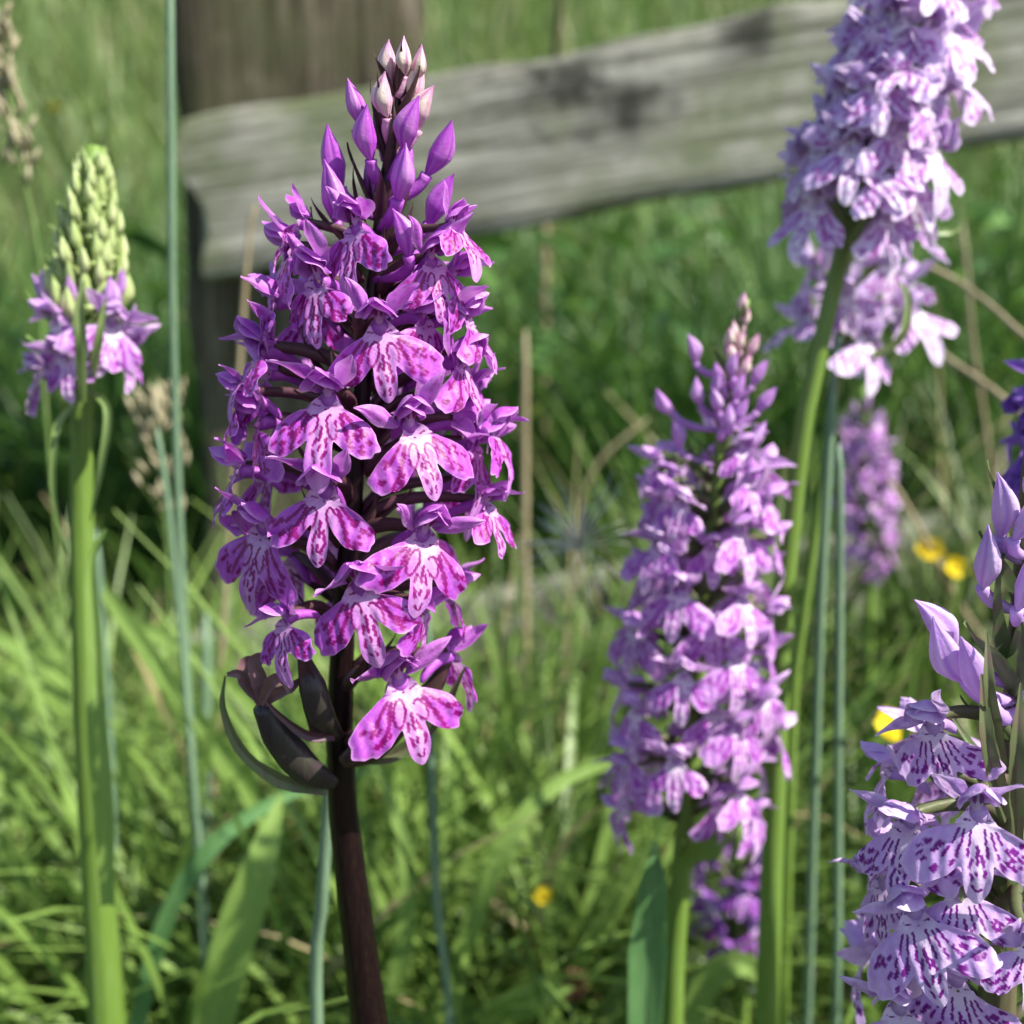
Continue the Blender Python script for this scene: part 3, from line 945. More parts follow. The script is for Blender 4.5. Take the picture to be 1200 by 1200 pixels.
stuff('meadow_grass', [blades(7000, (-2.2, 2.2), (1.45, 3.0), (0.25, 0.60), (0.004, 0.010), 0.6, 5, 0.10, 7, tint=(0.1, 1)),
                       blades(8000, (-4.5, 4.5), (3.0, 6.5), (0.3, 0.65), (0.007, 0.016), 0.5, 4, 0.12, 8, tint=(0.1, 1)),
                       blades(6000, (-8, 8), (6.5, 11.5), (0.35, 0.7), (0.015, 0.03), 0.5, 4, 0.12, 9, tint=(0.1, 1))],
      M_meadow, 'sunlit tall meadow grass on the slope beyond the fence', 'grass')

# ------------------------------------------------------------------ orchids
# main, deep magenta
main = Orchid('deep magenta orchid in sharp focus on a blackish maroon stem', [(436, 1230), (420, 1100), (402, 960), (397, 860), (402, 720), (412, 600), (428, 420), (446, 250), (462, 140), (472, 70)],
              0.205, M_main, M_bract_dark, M_stem_dark,
              [(60, 14), (120, 30), (200, 50), (260, 66), (310, 92), (380, 112), (470, 124), (560, 132), (650, 134), (740, 122), (800, 104)],
              0.96, LIPS, seed=5, stem_px=(22, 5), lean=0.006)
F = [  # px, py of the throat, options
    (413, 262, dict(pitch=14, roll=10, s=0.86, turn=-12)),
    (352, 258, dict(pitch=26, roll=16, s=0.74, turn=-14)),
    (534, 262, dict(pitch=26, roll=-14, s=0.66, turn=10, R=100)),
    (369, 326, dict(pitch=10, roll=12, s=0.95, turn=8)),
    (444, 378, dict(pitch=8, roll=0, s=0.95, turn=-4)),
    (508, 302, dict(pitch=12, roll=-6, s=0.85, turn=-12)),
    (536, 326, dict(pitch=6, roll=-8, s=0.90)),
    (541, 420, dict(pitch=8, roll=-12, s=1.0, turn=-12)),
    (306, 408, dict(pitch=10, roll=10, s=1.0, turn=12)),
    (336, 290, dict(pitch=6, roll=8, s=0.9)),
    (382, 464, dict(pitch=8, roll=4, s=1.0, turn=6)),
    (483, 498, dict(pitch=8, roll=6, s=0.98, turn=-6)),
    (379, 572, dict(pitch=10, roll=4, s=1.04, turn=4)),
    (298, 492, dict(pitch=6, roll=8, s=0.98, turn=10)),
    (560, 520, dict(pitch=8, roll=-12, s=0.98, turn=-8)),
    (500, 624, dict(pitch=8, roll=-12, s=1.02, turn=-6)),
    (420, 684, dict(pitch=10, roll=14, s=1.04, turn=2)),
    (304, 618, dict(pitch=6, roll=-4, s=1.0, turn=18)),
    (573, 590, dict(pitch=4, roll=-22, s=0.88, turn=-14)),
    (470, 796, dict(pitch=10, roll=10, s=1.12, turn=-16)),
    (330, 726, dict(pitch=-4, roll=14, s=0.78, turn=-10)),
    (502, 712, dict(pitch=-8, roll=-10, s=0.78, turn=24)),
    (532, 764, dict(pitch=4, roll=-4, s=0.9, turn=50, R=112)),
    (278, 548, dict(pitch=4, roll=10, s=0.92, turn=-8)),
    (318, 352, dict(pitch=6, roll=12, s=0.9, turn=-6)),
    (282, 462, dict(pitch=4, roll=14, s=0.85, turn=-10)),
    (580, 500, dict(pitch=4, roll=-14, s=0.8, turn=4)),
    (500, 372, dict(pitch=0, roll=-6, s=0.85, turn=6, R=84)),
    (556, 462, dict(pitch=4, roll=-6, s=0.9, side=-1)),
    (548, 372, dict(pitch=6, roll=-10, s=0.88, turn=8)),
]
for px, py, kw in F:
    main.at(px, py, bl=0.9, **kw)
main.spiral(30, 740, 290, 40, 0.95, keep=lambda py, phi: abs(phi) > 1.3, bl=0.9)
for px, py, tl, sz, pale in [(416, 122, -14, 0.92, False), (435, 160, 4, 1.0, False), (394, 190, -6, 1.15, False), (386, 230, -10, 1.15, False),
                             (455, 112, 6, 0.95, True), (459, 72, 4, 0.86, True), (474, 66, 4, 0.82, True), (489, 74, 12, 0.78, True), (491, 96, 16, 0.98, True),
                             (501, 128, 30, 1.0, True), (484, 150, 22, 1.05, False), (510, 178, 24, 1.08, False), (469, 204, 8, 1.12, False),
                             (517, 238, 32, 1.12, False), (468, 276, -22, 0.95, False)]:
    main.bud(px, py, tl, sz, pale, bl=0.75)
for py, dx in ((100, -14), (128, 12), (150, -16), (185, 20), (212, -20), (240, 10)):
    main.bud(main.axx(py) + dx, py, dx * 0.6, 0.7, py < 140, R=20, fwd=-1, bl=0.7)

# parts of the main orchid drawn from the photograph: spent capsule, long bracts
def part_tube(orch, name, pts, radii_px, mat, sides=10, ribs=0, ramp=0.0, n=16):
    p3 = np.array([P(x, y, Y) for x, y, Y in pts])
    c = catmull(p3, n)
    rr = np.interp(np.linspace(0, 1, n), np.linspace(0, 1, len(radii_px)), radii_px) * mpp(pts[0][1], pts[0][2])
    return link(name, geo_mesh(name, tube(c - np.array(orch.base), rr, sides, ribs, ramp)), orch.root, mat)

def px0(pts):
    return (pts[0][0] * 0.37) % 6.28

def strap(pts, widths_px, face=(0, -1, 0.2), n=18, fold=0.3):
    """a leaf blade following photo points (px, py, Y), widths in photo pixels"""
    p3 = np.array([P(x, y, Y) for x, y, Y in pts])
    c = catmull(p3, n)
    w = np.interp(np.linspace(0, 1, n), np.linspace(0, 1, len(widths_px)), widths_px)
    w = w * np.interp(np.linspace(0, 1, n), np.linspace(0, 1, len(pts)), [mpp(y, Y) for x, y, Y in pts]) * 0.5
    tg = np.gradient(c, axis=0)
    tg /= np.linalg.norm(tg, axis=1)[:, None]
    f = np.array(face, float)
    side = np.cross(tg, f)
    side /= np.linalg.norm(side, axis=1)[:, None]
    nrm = np.cross(side, tg)
    m_ = 15
    V = np.zeros((n, m_, 3))
    A = np.zeros((n, m_, 3))
    wv = 1 + 0.05 * np.sin(np.linspace(0, 17, n) + px0(pts)) + 0.03 * np.sin(np.linspace(0, 41, n))
    for j, s in enumerate(np.linspace(-1, 1, m_)):
        ridge = (0.05 if j % 2 else 0.0)
        und = 0.10 * np.sin(np.linspace(0, 9, n) + 2 * s + px0(pts)) * abs(s)
        V[:, j] = c + side * (s * w * wv)[:, None] + nrm * (w * (fold * abs(s) + ridge + und))[:, None]
        A[:, j, 0] = 0.45 * (j % 2)
    A[:, m_ // 2, 0] = 0.9
    return V.reshape(-1, 3), grid_quads(n, m_), A.reshape(-1, 3)

def part_strap(orch, name, pts, widths, mat, **kw):
    v, q, a = strap(pts, widths, **kw)
    return link(name, geo_mesh(name, (v - np.array(orch.base), q, a)), orch.root, mat)

cap = part_tube(main, 'seed_capsule', [(392, 918, 0.200), (362, 902, 0.198), (330, 866, 0.197), (306, 826, 0.196)], [7, 16, 19, 17, 10], M_capsule, 12, 3, 0.10)
cap['label'] = 'swollen dark seed capsule of a spent flower'
for k, (pts, w) in enumerate([([(306, 828, .196), (296, 806, .196), (282, 790, .195), (266, 790, .195)], [6, 16, 12, 5]),
                              ([(308, 826, .195), (306, 800, .194), (300, 775, .194), (318, 768, .195)], [8, 20, 18, 6]),
                              ([(310, 826, .195), (326, 812, .193), (340, 806, .193), (352, 796, .194)], [6, 14, 12, 5]),
                              ([(306, 826, .194), (318, 800, .192), (334, 796, .192), (340, 812, .191)], [6, 16, 14, 6]),
                              ([(305, 824, .197), (290, 800, .198), (288, 776, .199), (304, 772, .198)], [6, 18, 14, 5])]):
    part_strap(main, 'withered_petal', pts, w, M_wither, fold=0.6)
part_strap(main, 'bract', [(384, 924, .201), (330, 914, .198), (284, 880, .197), (262, 830, .197), (264, 792, .197)], [16, 18, 13, 8, 2], M_bract_green, fold=0.5)
part_strap(main, 'bract', [(392, 862, .196), (362, 862, .194), (330, 840, .193), (312, 822, .193)], [10, 12, 8, 3], M_bract_dark, fold=0.5)
part_strap(main, 'bract', [(420, 892, .202), (470, 880, .203), (515, 838, .202), (545, 782, .200)], [10, 18, 14, 2], M_bract_green, fold=0.5)
part_tube(main, 'ovary', [(395, 862, .199), (376, 836, .194), (366, 802, .193), (352, 758, .195)], [8, 16, 15, 4], M_capsule, 12, 3, 0.1)
part_tube(main, 'ovary', [(404, 892, .203), (436, 872, .201), (466, 840, .200), (484, 800, .199)], [9, 19, 18, 5], M_bract_dark, 12, 3, 0.1)
part_tube(main, 'ovary', [(404, 870, .206), (450, 850, .206), (500, 815, .205), (526, 772, .204)], [9, 14, 13, 5], M_bract_dark, 12, 3, 0.1)
part_strap(main, 'bract', [(372, 868, .197), (366, 820, .193), (360, 790, .192), (352, 760, .191)], [12, 22, 18, 4], M_bract_dark, fold=0.5)

# near right, lavender
near = Orchid('pale lavender orchid with violet dashes on its lips and olive bracts', [(1164, 1230), (1176, 1050), (1186, 900), (1196, 740), (1208, 560), (1220, 430)],
              0.190, M_near, M_bract_green, M_stem_olive,
              [(440, 12), (560, 36), (660, 52), (760, 92), (860, 122), (960, 140), (1060, 150), (1200, 150)], 0.95, LIPS_LINE, seed=12, stem_px=(22, 9))
for px, py, kw in [(1146, 950, dict(pitch=14, roll=4, s=1.05, turn=-2)),
                   (1090, 850, dict(pitch=-4, roll=26, s=0.98, turn=6)),
                   (1062, 962, dict(pitch=4, roll=18, s=1.02, turn=2)),
                   (1070, 1068, dict(pitch=6, roll=30, s=1.05, turn=16)),
                   (1212, 1100, dict(pitch=8, roll=-8, s=1.0)),
                   (1050, 1180, dict(pitch=6, roll=20, s=1.05)),
                   (1040, 900, dict(pitch=4, roll=20, s=0.95, side=-1)),
                   (1030, 1030, dict(pitch=4, roll=24, s=0.98)),
                   (1125, 1040, dict(pitch=8, roll=10, s=0.95, R=120)),
                   (1120, 1150, dict(pitch=0, roll=10, s=0.95, R=110)),
                   (1100, 905, dict(pitch=0, roll=10, s=0.9, side=-1)),
                   (1250, 850, dict(pitch=8, roll=-8, s=0.85, side=-1))]:
    near.at(px, py, bl=1.15, **kw)
near.spiral(16, 1190, 860, 100, 0.95, keep=lambda py, phi: abs(phi) > 1.5, bl=1.1)
for px, py, tl, sz in [(1168, 603, -18, 1.2), (1152, 662, -10, 1.2), (1100, 745, -44, 1.35), (1122, 770, -30, 1.5), (1196, 690, -4, 1.1), (1196, 610, 6, 1.0), (1212, 540, 4, .9),
                       (1150, 800, -30, 1.4), (1236, 700, 20, 1.2), (1250, 780, 30, 1.3)]:
    near.bud(px, py, tl, sz * 0.95, False, bl=1.15, lib=BUDS_SLIM)
for a, b, c, w in [((1180, 960), (1158, 880), (1150, 790), 34), ((1176, 900), (1160, 820), (1156, 740), 26), ((1192, 1000), (1190, 900), (1196, 800), 36), ((1170, 1120), (1130, 1050), (1116, 1010), 24)]:
    part_strap(near, 'bract', [(a[0], a[1], .183), (b[0], b[1], .172), (c[0], c[1], .174)], [10, w * .62, w * 0.5, 3], M_bract_green, fold=0.45)

# middle, pink lilac
mid = Orchid('soft focus pink lilac orchid spike on a green stem beside the white fluff', [(786, 1230), (790, 1120), (800, 1000), (812, 880), (826, 700), (845, 520), (862, 410), (874, 350)],
             0.275, M_mid, M_bract_green, M_stem_green,
             [(345, 8), (420, 30), (490, 44), (560, 60), (650, 76), (760, 86), (900, 90), (980, 78)], 0.86, LIPS, seed=21, stem_px=(14, 5))
for px, py, kw in [(783, 575, dict(pitch=6, s=0.86)), (800, 588, dict(pitch=10, s=0.85, roll=-4)), (772, 635, dict(pitch=8, roll=8)), (796, 690, dict(pitch=10)), (868, 620, dict(pitch=8, roll=-6)),
                   (872, 700, dict(pitch=8, roll=-8)), (742, 735, dict(pitch=6, roll=10)), (802, 790, dict(pitch=10)), (864, 770, dict(pitch=8, roll=-8)), (744, 830, dict(pitch=4, roll=12)),
                   (868, 850, dict(pitch=8, roll=-8)), (792, 890, dict(pitch=12)), (880, 560, dict(pitch=8, roll=-8, s=.9)), (732, 900, dict(pitch=4, roll=12)), (868, 925, dict(pitch=4, roll=-10)),
                   (838, 830, dict(R=60)), (835, 730, dict(R=55)), (834, 640, dict(R=45, s=.9)), (840, 940, dict(R=60, s=.9)), (768, 540, dict(s=.8, roll=8)), (872, 525, dict(s=.8, roll=-10))]:
    mid.at(px, py, **kw)
mid.spiral(44, 965, 510, 10, 0.97, keep=lambda py, phi: abs(phi) > 0.8)
for px, py, tl, sz, pale in [(873, 355, 4, .75, True), (852, 395, -2, .75, True), (810, 412, -24, .95, False), (782, 472, -30, 1.0, False), (820, 460, -10, .95, False), (884, 405, 20, .9, True), (890, 440, 30, .95, False),
                             (898, 470, 34, 1.0, False), (792, 512, -20, 1.05, False), (886, 510, 26, 1.1, False), (838, 450, 6, .85, False), (862, 430, 8, .8, False), (848, 490, 6, .9, False)]:
    mid.bud(px, py, tl, sz * 0.95, pale)
for k in range(9):
    py = 372 + k * 14
    mid.bud(mid.axx(py) + (-1) ** k * (4 + k * 1.6), py, (-1) ** k * (8 + k * 2), .66 + k * .03, k < 5, R=10 + k * 3)
part_strap(mid, 'leaf', [(800, 1010, .27), (830, 990, .262), (866, 960, .262)], [14, 34, 6], M_stem_green, fold=.4)

# upper right, pale lilac
upper = Orchid('tall pale lilac orchid in front of the top rail on a thick green stem', [(898, 1230), (905, 1000), (918, 700), (940, 500), (985, 300), (1020, 180), (1060, 60), (1085, -60), (1095, -110)],
               0.300, M_upper, M_bract_lime, M_stem_green,
               [(-110, 20), (-40, 48), (20, 60), (100, 66), (200, 68), (300, 60)], 1.0, LIPS, seed=31, stem_px=(14, 8))
upper.spiral(30, 262, -40, 30, 0.95, loose=2.4)
for px, py, kw in [(1006, 40, {}), (1030, 95, {}), (990, 110, dict(roll=10)), (1046, 20, {}), (1050, 150, {}), (960, 170, dict(roll=10)), (1000, 170, {}), (1085, 90, dict(roll=-8)), (1090, 30, dict(roll=-8)), (1064, 200, dict(roll=-6)), (1040, 250, dict(roll=-6))]:
    upper.at(px, py, pitch=10, **kw)
for py in (-60, -80, -95):
    upper.bud(upper.axx(py) + (py % 7 - 3) * 5, py, 5, .9)
upper2 = Orchid('pale lilac orchid hanging low behind the thick green stem', [(915, 1230), (930, 800), (975, 480), (1005, 360), (1025, 230)],
                0.335, M_upper, M_bract_lime, M_stem_green,
                [(220, 20), (270, 44), (330, 58), (420, 50)], 1.05, LIPS, seed=33, stem_px=(7, 5))
upper2.spiral(13, 400, 255, 0, 1.0, loose=2.4)
part_strap(upper2, 'bract', [(1020, 420, .32), (1056, 395, .315), (1064, 350, .315), (1052, 330, .315)], [8, 11, 9, 3], M_bract_lime, fold=.4)
part_strap(upper2, 'bract', [(1040, 240, .31), (1085, 268, .30), (1112, 272, .30), (1126, 266, .30)], [8, 10, 8, 3], M_bract_lime, fold=.4)

# far right, small and blurred
far = Orchid('small distant blurred lilac orchid between the rushes and the yellow flowers', [(1018, 900), (1018, 700), (1016, 560), (1012, 452)],
             0.52, M_mid, M_bract_green, M_stem_green, [(452, 8), (500, 20), (560, 28), (640, 26), (690, 14)], 0.72, LIPS, seed=41, stem_px=(7, 4))
far.spiral(30, 660, 490, 0, 1.0)
for px, py in ((1000, 478), (1018, 470), (1030, 486)):
    far.bud(px, py, (px - 1014) * 0.8, 1.0)

# right edge, violet
edge = Orchid('deep violet orchid reaching in beside the olive bracts of the lavender one', [(1292, 1000), (1288, 700), (1284, 540), (1280, 380)],
              0.262, M_viol, M_bract_green, M_stem_olive, [(380, 40), (450, 62), (540, 70)], 1.0, LIPS, seed=51, stem_px=(18, 9))
edge.spiral(14, 560, 420, 0, 1.0, keep=lambda py, phi: phi < 0)
edge.at(1216, 512, pitch=24, roll=34, s=1.0)
edge.at(1232, 440, pitch=10, roll=16, s=.9)

# low behind the middle one
low = Orchid('short violet pink orchid low in the grass under the pink lilac spike', [(874, 1300), (868, 1130), (862, 1050), (868, 968)],
             0.36, M_viol2, M_bract_green, M_stem_green, [(960, 20), (1010, 36), (1110, 40)], 0.85, LIPS, seed=61, stem_px=(9, 5))
low.spiral(15, 1110, 985, 60, 1.0)

# left, mostly green buds
left = Orchid('green budded orchid with only a few open flowers on a thick green stem', [(128, 1230), (116, 1050), (104, 860), (96, 640), (96, 460), (102, 330), (110, 170)],
              0.280, M_mid, M_bract_lime, M_stem_green, [(165, 4), (200, 17), (260, 30), (330, 40), (400, 48), (460, 48)], 1.0, LIPS, seed=71, stem_px=(21, 9))
for i in range(76):
    f = (i + 0.5) / 76
    py = 350 - 172 * f
    phi = R_((i * 137.508) % 360)
    phi = phi if phi < math.pi else phi - 2 * math.pi
    a = left.ap(py)
    Rm = left.rad(py) * mpp(py, left.Y)
    pos = a + Vector((math.sin(phi), -math.cos(phi), 0)) * Rm
    d = Vector((math.sin(phi) * 0.2, -math.cos(phi) * 0.2, 1)).normalized()
    left.bud3(pos, d, phi, 1.3 - 0.45 * f, BUDS_GREEN, M_bud_green, True, 0.78 - 0.3 * f, drop=30)
for px, py, kw in [(62, 372, dict(roll=18, s=.9, turn=-10)), (48, 436, dict(roll=24, s=.85, turn=-10)), (78, 412, dict(roll=16, s=.85)), (132, 376, dict(roll=-16, s=.9)), (150, 402, dict(roll=-22, s=.85, turn=10))]:
    left.at(px, py, R=60, pitch=2, bl=1.1, **kw)
for px, py, tl, sz in [(62, 340, -12, .95), (46, 346, -20, 1.0), (124, 345, 10, .9), (136, 352, 18, .9), (140, 336, 16, .8), (84, 344, -4, .8)]:
    left.bud(px, py, tl, sz)
for pts, w in [([(92, 470, .272), (68, 500, .268), (62, 570, .268), (78, 650, .27)], [5, 9, 8, 2]),
               ([(102, 455, .27), (126, 480, .266), (120, 540, .266), (106, 610, .27)], [6, 10, 9, 2]),
               ([(98, 470, .265), (96, 410, .258), (94, 360, .256), (98, 330, .256)], [10, 16, 12, 3]),
               ([(108, 450, .265), (116, 400, .262), (124, 350, .262)], [8, 12, 3])]:
    part_strap(left, 'bract', pts, w, M_bract_lime, fold=.4)
part_strap(left, 'leaf', [(128, 1060, .268), (124, 960, .266), (116, 850, .266), (112, 760, .268), (108, 660, .270), (124, 620, .270)], [16, 24, 26, 20, 12, 3], M_leaf_bright, fold=.5)

# ------------------------------------------------------------------ single stems and blades
def rooted(pts):
    """add a foot on the ground under the first photo point"""
    x, y, Y = pts[0]
    p = P(x, y, Y)
    return p, Vector((p.x, p.y, ground_z(p.x, p.y) - 0.005))

def stalk_thing(name, pts, w_px, mat, label, cat, group=None, n=18, sides=8):
    p0, foot = rooted(pts)
    p3 = [P(*q) for q in pts]
    if p0.z - foot.z > 0.02:
        p3 = [foot] + p3
    c = catmull(np.array(p3), n)
    m = mpp(pts[-1][1], pts[-1][2])
    rr = np.linspace(w_px * 0.55, w_px * 0.4, n) * m
    rr[-1] *= 0.3
    o = link(name, geo_mesh(name, tube(c - np.array(foot), rr, sides)), None, mat, Matrix.Translation(foot))
    return tag(o, label, cat, group)

def blade_thing(name, pts, widths, mat, label, cat, group=None, **kw):
    p0, foot = rooted(pts)
    v, q, a = strap(pts, widths, **kw)
    m = MB()
    m.add(v - np.array(foot), q, a)
    if p0.z - foot.z > 0.02:
        w = widths[0] * mpp(pts[0][1], pts[0][2]) * 0.5
        m.add(*tube(np.array([(0, 0, 0), tuple((p0 - foot) * 0.5), tuple(p0 - foot)]), np.array([w * .5, w * .5, w * .45]), 8))
    o = link(name, m.mesh(name), None, mat, Matrix.Translation(foot))
    return tag(o, label, cat, group)

G1 = 'blue green rushes'
for pts, w, lab in [
    ([(232, 1010, .36), (214, 700, .355), (203, 400, .35), (200, 100, .345), (199, -40, .345)], 12, 'tall blue green rush rising past the fence post'),
    ([(246, 1150, .35), (222, 860, .35), (200, 620, .35), (184, 500, .35)], 9, 'short blue green rush beside the tall rush near the post'),
    ([(372, 1230, .24), (378, 1050, .236), (388, 900, .232), (400, 780, .23)], 17, 'green rush standing close behind the maroon orchid stem'),
    ([(528, 1230, .30), (512, 1060, .30), (506, 900, .30), (500, 720, .30), (488, 560, .30)], 11, 'blue green rush behind the lowest magenta flower'),
    ([(944, 1230, .33), (952, 1000, .325), (962, 700, .32), (978, 430, .32), (986, 395, .32)], 13, 'pale blue green rush crossing the thick orchid stem'),
    ([(978, 1230, .31), (982, 900, .31), (984, 640, .31), (983, 520, .31)], 12, 'blue green rush standing next to the lavender orchid'),
    ([(140, 1230, .42), (128, 860, .42), (112, 620, .42)], 11, 'blue green rush behind the green orchid stem'),
    ([(236, 1230, .45), (240, 960, .45), (242, 720, .45)], 16, 'broad green rush in the grass left of the magenta orchid')]:
    stalk_thing('rush', pts, w, M_rush, lab, 'rush', G1)
G2 = 'dry stalks'
for pts, w, lab in [
    ([(612, 900, .55), (616, 800, .55), (615, 560, .55), (616, 385, .55)], 10, 'upright straw coloured stalk right of the magenta orchid'),
    ([(250, 1000, .46), (258, 800, .46), (270, 600, .46), (290, 300, .46), (300, 240, .46)], 7, 'straw coloured stalk half hidden behind the magenta orchid'),
    ([(640, 190, 1.1), (652, 60, 1.05), (660, -40, 1.0)], 12, 'pale dry stalk showing above the top rail'),
    ([(700, 1000, .66), (690, 820, .66), (676, 640, .66), (696, 550, .66), (760, 490, .66)], 6, 'bent tan stalk arching behind the pink lilac spike'),
    ([(1190, 860, .5), (1120, 700, .5), (1060, 590, .5), (1040, 560, .5)], 8, 'slanting pale stalk beside the yellow flowers'),
    ([(1290, 620, .42), (1200, 490, .42), (1110, 420, .48), (1060, 385, .48)], 8, 'slanting straw stalk behind the low hanging lilac orchid'),
    ([(1300, 520, .42), (1200, 396, .42), (1130, 335, .48), (1080, 308, .48)], 7, 'slanting straw stalk below the right end of the top rail'),
    ([(1175, 700, .6), (1160, 540, .6), (1140, 400, .6), (1128, 260, .6)], 7, 'thin tan stalk standing below the top rail'),
    ([(700, 1160, .42), (640, 1110, .42), (580, 1060, .42), (540, 1030, .42)], 9, 'fallen tan stalk lying in the grass below the spent capsule')]:
    stalk_thing('dry_stalk', pts, w, M_straw, lab, 'stalk', G2)
G3 = 'broad grass blades'
for pts, w, mat, lab in [
    ([(236, 1260, .33), (270, 1120, .33), (306, 1010, .33), (330, 930, .34)], [40, 52, 40, 4], M_leaf_bright, 'broad bright green blade below the spent flower'),
    ([(150, 1260, .34), (190, 1090, .34), (250, 990, .34), (340, 930, .35), (440, 900, .36)], [18, 22, 20, 14, 3], M_leaf_blue, 'long dark green blade leaning across the bright broad one'),
    ([(500, 1260, .37), (550, 1090, .37), (600, 975, .37), (670, 908, .38), (760, 890, .39), (850, 920, .40)], [24, 24, 22, 18, 12, 3], M_leaf_bright, 'arching green blade behind the lowest magenta flower'),
    ([(752, 1260, .27), (758, 1120, .268), (764, 1040, .266), (768, 985, .266)], [40, 44, 34, 5], M_leaf_blue, 'broad blue green blade under the pink lilac spike'),
    ([(800, 1240, .34), (822, 1160, .335), (856, 1128, .33), (888, 1140, .33), (900, 1180, .33)], [30, 36, 34, 22, 4], M_leaf_bright, 'pale curled blade below the short violet pink orchid'),
    ([(540, 1240, .36), (590, 1190, .355), (630, 1168, .35), (672, 1158, .35)], [36, 44, 36, 4], M_leaf_bright, 'pale broad blade near the brown seed head'),
    ([(430, 1240, .36), (470, 1120, .36), (474, 1000, .36), (440, 880, .37)], [24, 24, 18, 4], M_leaf_bright, 'bright green blade just right of the maroon stem'),
    ([(90, 1240, .42), (60, 1100, .42), (10, 1000, .42), (-60, 930, .42)], [28, 30, 24, 5], M_leaf_bright, 'bright blade bending away under the green budded orchid'),
    ([(330, 980, .42), (250, 870, .42), (150, 730, .42), (90, 640, .42)], [26, 28, 22, 4], M_leaf_bright, 'sunlit slanting blade behind the green orchid leaf'),
    ([(160, 950, .44), (110, 850, .44), (40, 770, .44), (-60, 720, .44)], [34, 36, 28, 5], M_leaf_bright, 'sunlit broad blade bending left behind the green orchid stem'),
    ([(330, 860, .46), (270, 800, .46), (190, 745, .46), (140, 735, .46)], [14, 20, 20, 5], M_leaf_bright, 'thin curled blade left of the spent flower')]:
    blade_thing('sedge', pts, w, mat, lab, 'sedge', G3)

# ------------------------------------------------------------------ small things in the grass
def buttercup(px, py, Y, s, label, tilt):
    c = P(px, py, Y)
    foot = Vector((c.x + 0.01, c.y + 0.01, ground_z(c.x, c.y) - 0.005))
    root = bpy.data.objects.new('buttercup', None)
    COL.objects.link(root)
    root.location = foot
    tag(root, label, 'flower', 'buttercups')
    stem = catmull(np.array([foot, foot.lerp(c, 0.5) + Vector((0.006, 0, 0)), c]), 12) - np.array(foot)
    link('stem', geo_mesh('stem', tube(stem, 0.0007, 6)), root, M_stem_green)
    M = Matrix.Translation(c - foot) @ rot('X', tilt) @ Matrix.Scale(s, 4)
    for k in range(5):
        link('petal', BC_PETAL, root, M_yellow, M @ rot('Z', 72 * k + 10))
    link('centre', BC_CENTRE, root, M_yellow, M)
BC_PETAL = geo_mesh('petal', xf(petal_geo(9, 8.5, 0.9, 0.35, 0, 0.45, 0, nu=10, nv=7, seed=5, wide=0.6), rot('X', 15)))
BC_CENTRE = geo_mesh('centre', tube(np.array([(0, 0, 0), (0, 0, 1.0), (0, 0, 2.0), (0, 0, 2.8)]) * MM, np.array([1.6, 2.2, 1.9, 0.6]) * MM, 8))
for a in [(66, 131, 1.0, 1.0, 'lone buttercup far back beside the fence post', 30), (1086, 650, .50, 1.0, 'buttercup of the close pair behind the lavender buds, the higher one', 40),
          (1118, 668, .50, 0.8, 'buttercup of the close pair behind the lavender buds, the lower one', 55), (1044, 858, .36, 1.0, 'buttercup half hidden behind the lavender orchid', 35),
          (636, 1052, .36, 0.5, 'single buttercup low in the dark grass near the brown seed head', 40), (752, 912, .40, 0.35, 'tiny yellow bud beside the lowest pink lilac flowers', 40)]:
    buttercup(*a)

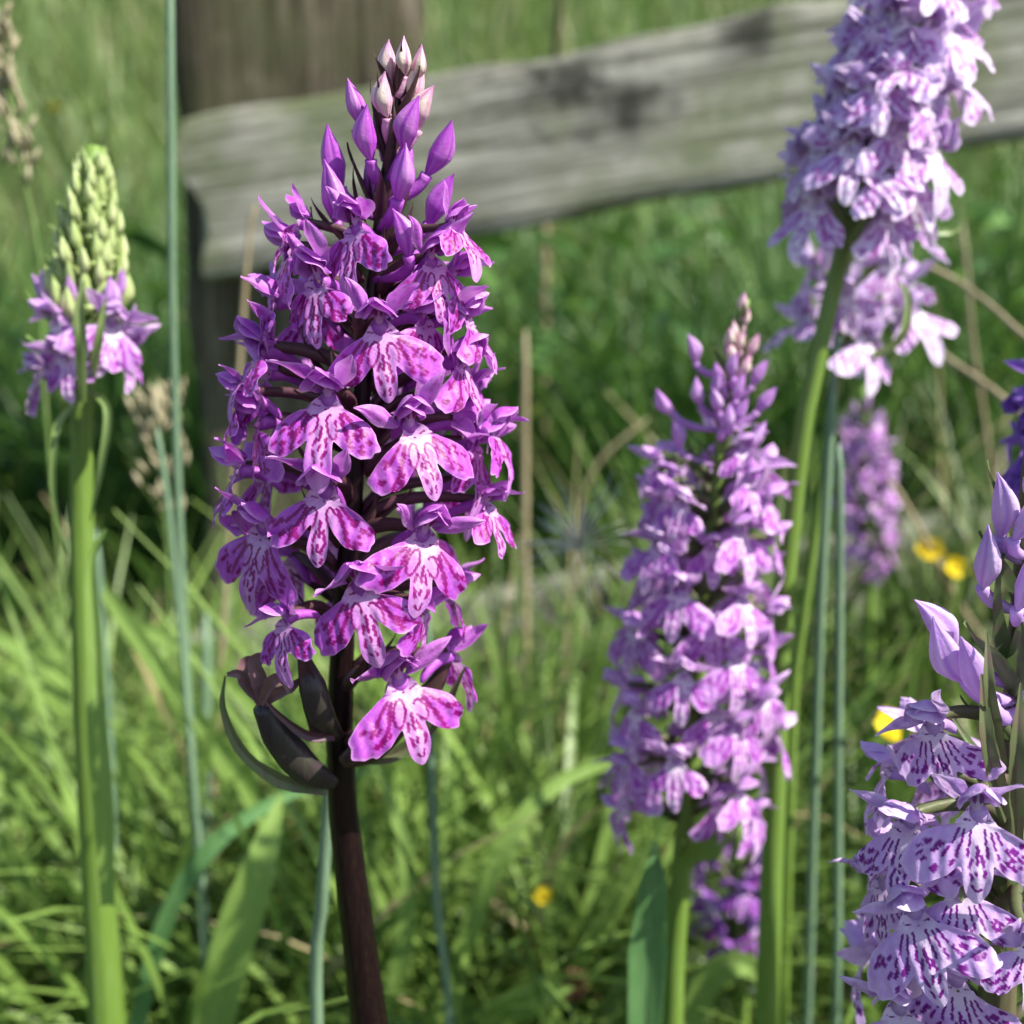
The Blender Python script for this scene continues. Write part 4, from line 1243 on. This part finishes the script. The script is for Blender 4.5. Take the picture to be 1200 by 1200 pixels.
# white seed fluff
fc = P(678, 640, .33)
m = MB()
for k in range(60):
    d = Vector((random.gauss(0, 1), random.gauss(0, 1), random.gauss(0, 0.8))).normalized()
    L = random.uniform(0.008, 0.024)
    e = d * L + Vector((0, 0, 0.003))
    m.add(*tube(np.array([(0, 0, 0), tuple(e * 0.55 + Vector((0, 0, .001))), tuple(e)]), np.array([0.00013, 0.00012, 0.00006]), 4))
tag(link('seed_fluff', m.mesh('seed_fluff'), None, M_fluff, Matrix.Translation(fc)), 'wispy white tuft of seed fluff caught beside the pink lilac spike', 'seed fluff')

# brown head
bc = P(672, 1155, .36)
foot = Vector((bc.x, bc.y + .01, ground_z(bc.x, bc.y)))
root = bpy.data.objects.new('dead_clover', None); COL.objects.link(root); root.location = foot
tag(root, 'small reddish brown seed head low in the grass', 'seed head')
link('stem', geo_mesh('stem', tube(np.array([foot - foot, (bc - foot) * 0.5, bc - foot]), 0.0007, 6)), root, M_stem_green)
m = MB()
for k in range(60):
    z = 1 - 2 * (k + .5) / 60; a = k * 2.4; q = math.sqrt(1 - z * z)
    d = np.array((q * math.cos(a), q * math.sin(a), z * 1.1))
    m.add(*tube(np.array([d * 0.002, d * 0.0042, d * 0.0058]), np.array([.0008, .0008, .0002]), 5))
link('floret', m.mesh('floret'), root, M_brown, Matrix.Translation(bc - foot))

# grass panicles
def panicle(pts, n, spread, size, mat, label):
    p0, foot = rooted(pts)
    c = catmull(np.array([foot] + [P(*q) for q in pts]), 30) - np.array(foot)
    root = bpy.data.objects.new('grass_panicle', None); COL.objects.link(root); root.location = foot
    tag(root, label, 'grass head', 'grass seed heads')
    link('stem', geo_mesh('stem', tube(c, np.linspace(0.0007, 0.0004, 30), 6)), root, M_bract_lime)
    m = MB()
    r = random.Random(n)
    for k in range(n):
        i = int(30 * (1 - 0.42 * r.random())) - 1
        b = c[i] + np.array([r.gauss(0, spread), r.gauss(0, spread), r.uniform(0, spread)])
        d = np.array([r.gauss(0, .35), r.gauss(0, .35), 1.0]); d /= np.linalg.norm(d)
        m.add(*tube(np.array([b, b + d * size * .5, b + d * size]), np.array([.0004, .0011, .0002]), 5))
    link('spikelets', m.mesh('spikelets'), root, mat)
panicle([(60, 560, .40), (48, 320, .40), (24, 190, .40), (6, 90, .40), (-4, 20, .40)], 70, .0022, .007, M_seed, 'tan grass seed head leaning at the green budded orchid')
panicle([(206, 860, .42), (196, 640, .42), (188, 520, .42), (186, 470, .42)], 60, .0045, .007, M_seed, 'fluffy yellowish grass head left of the magenta orchid')
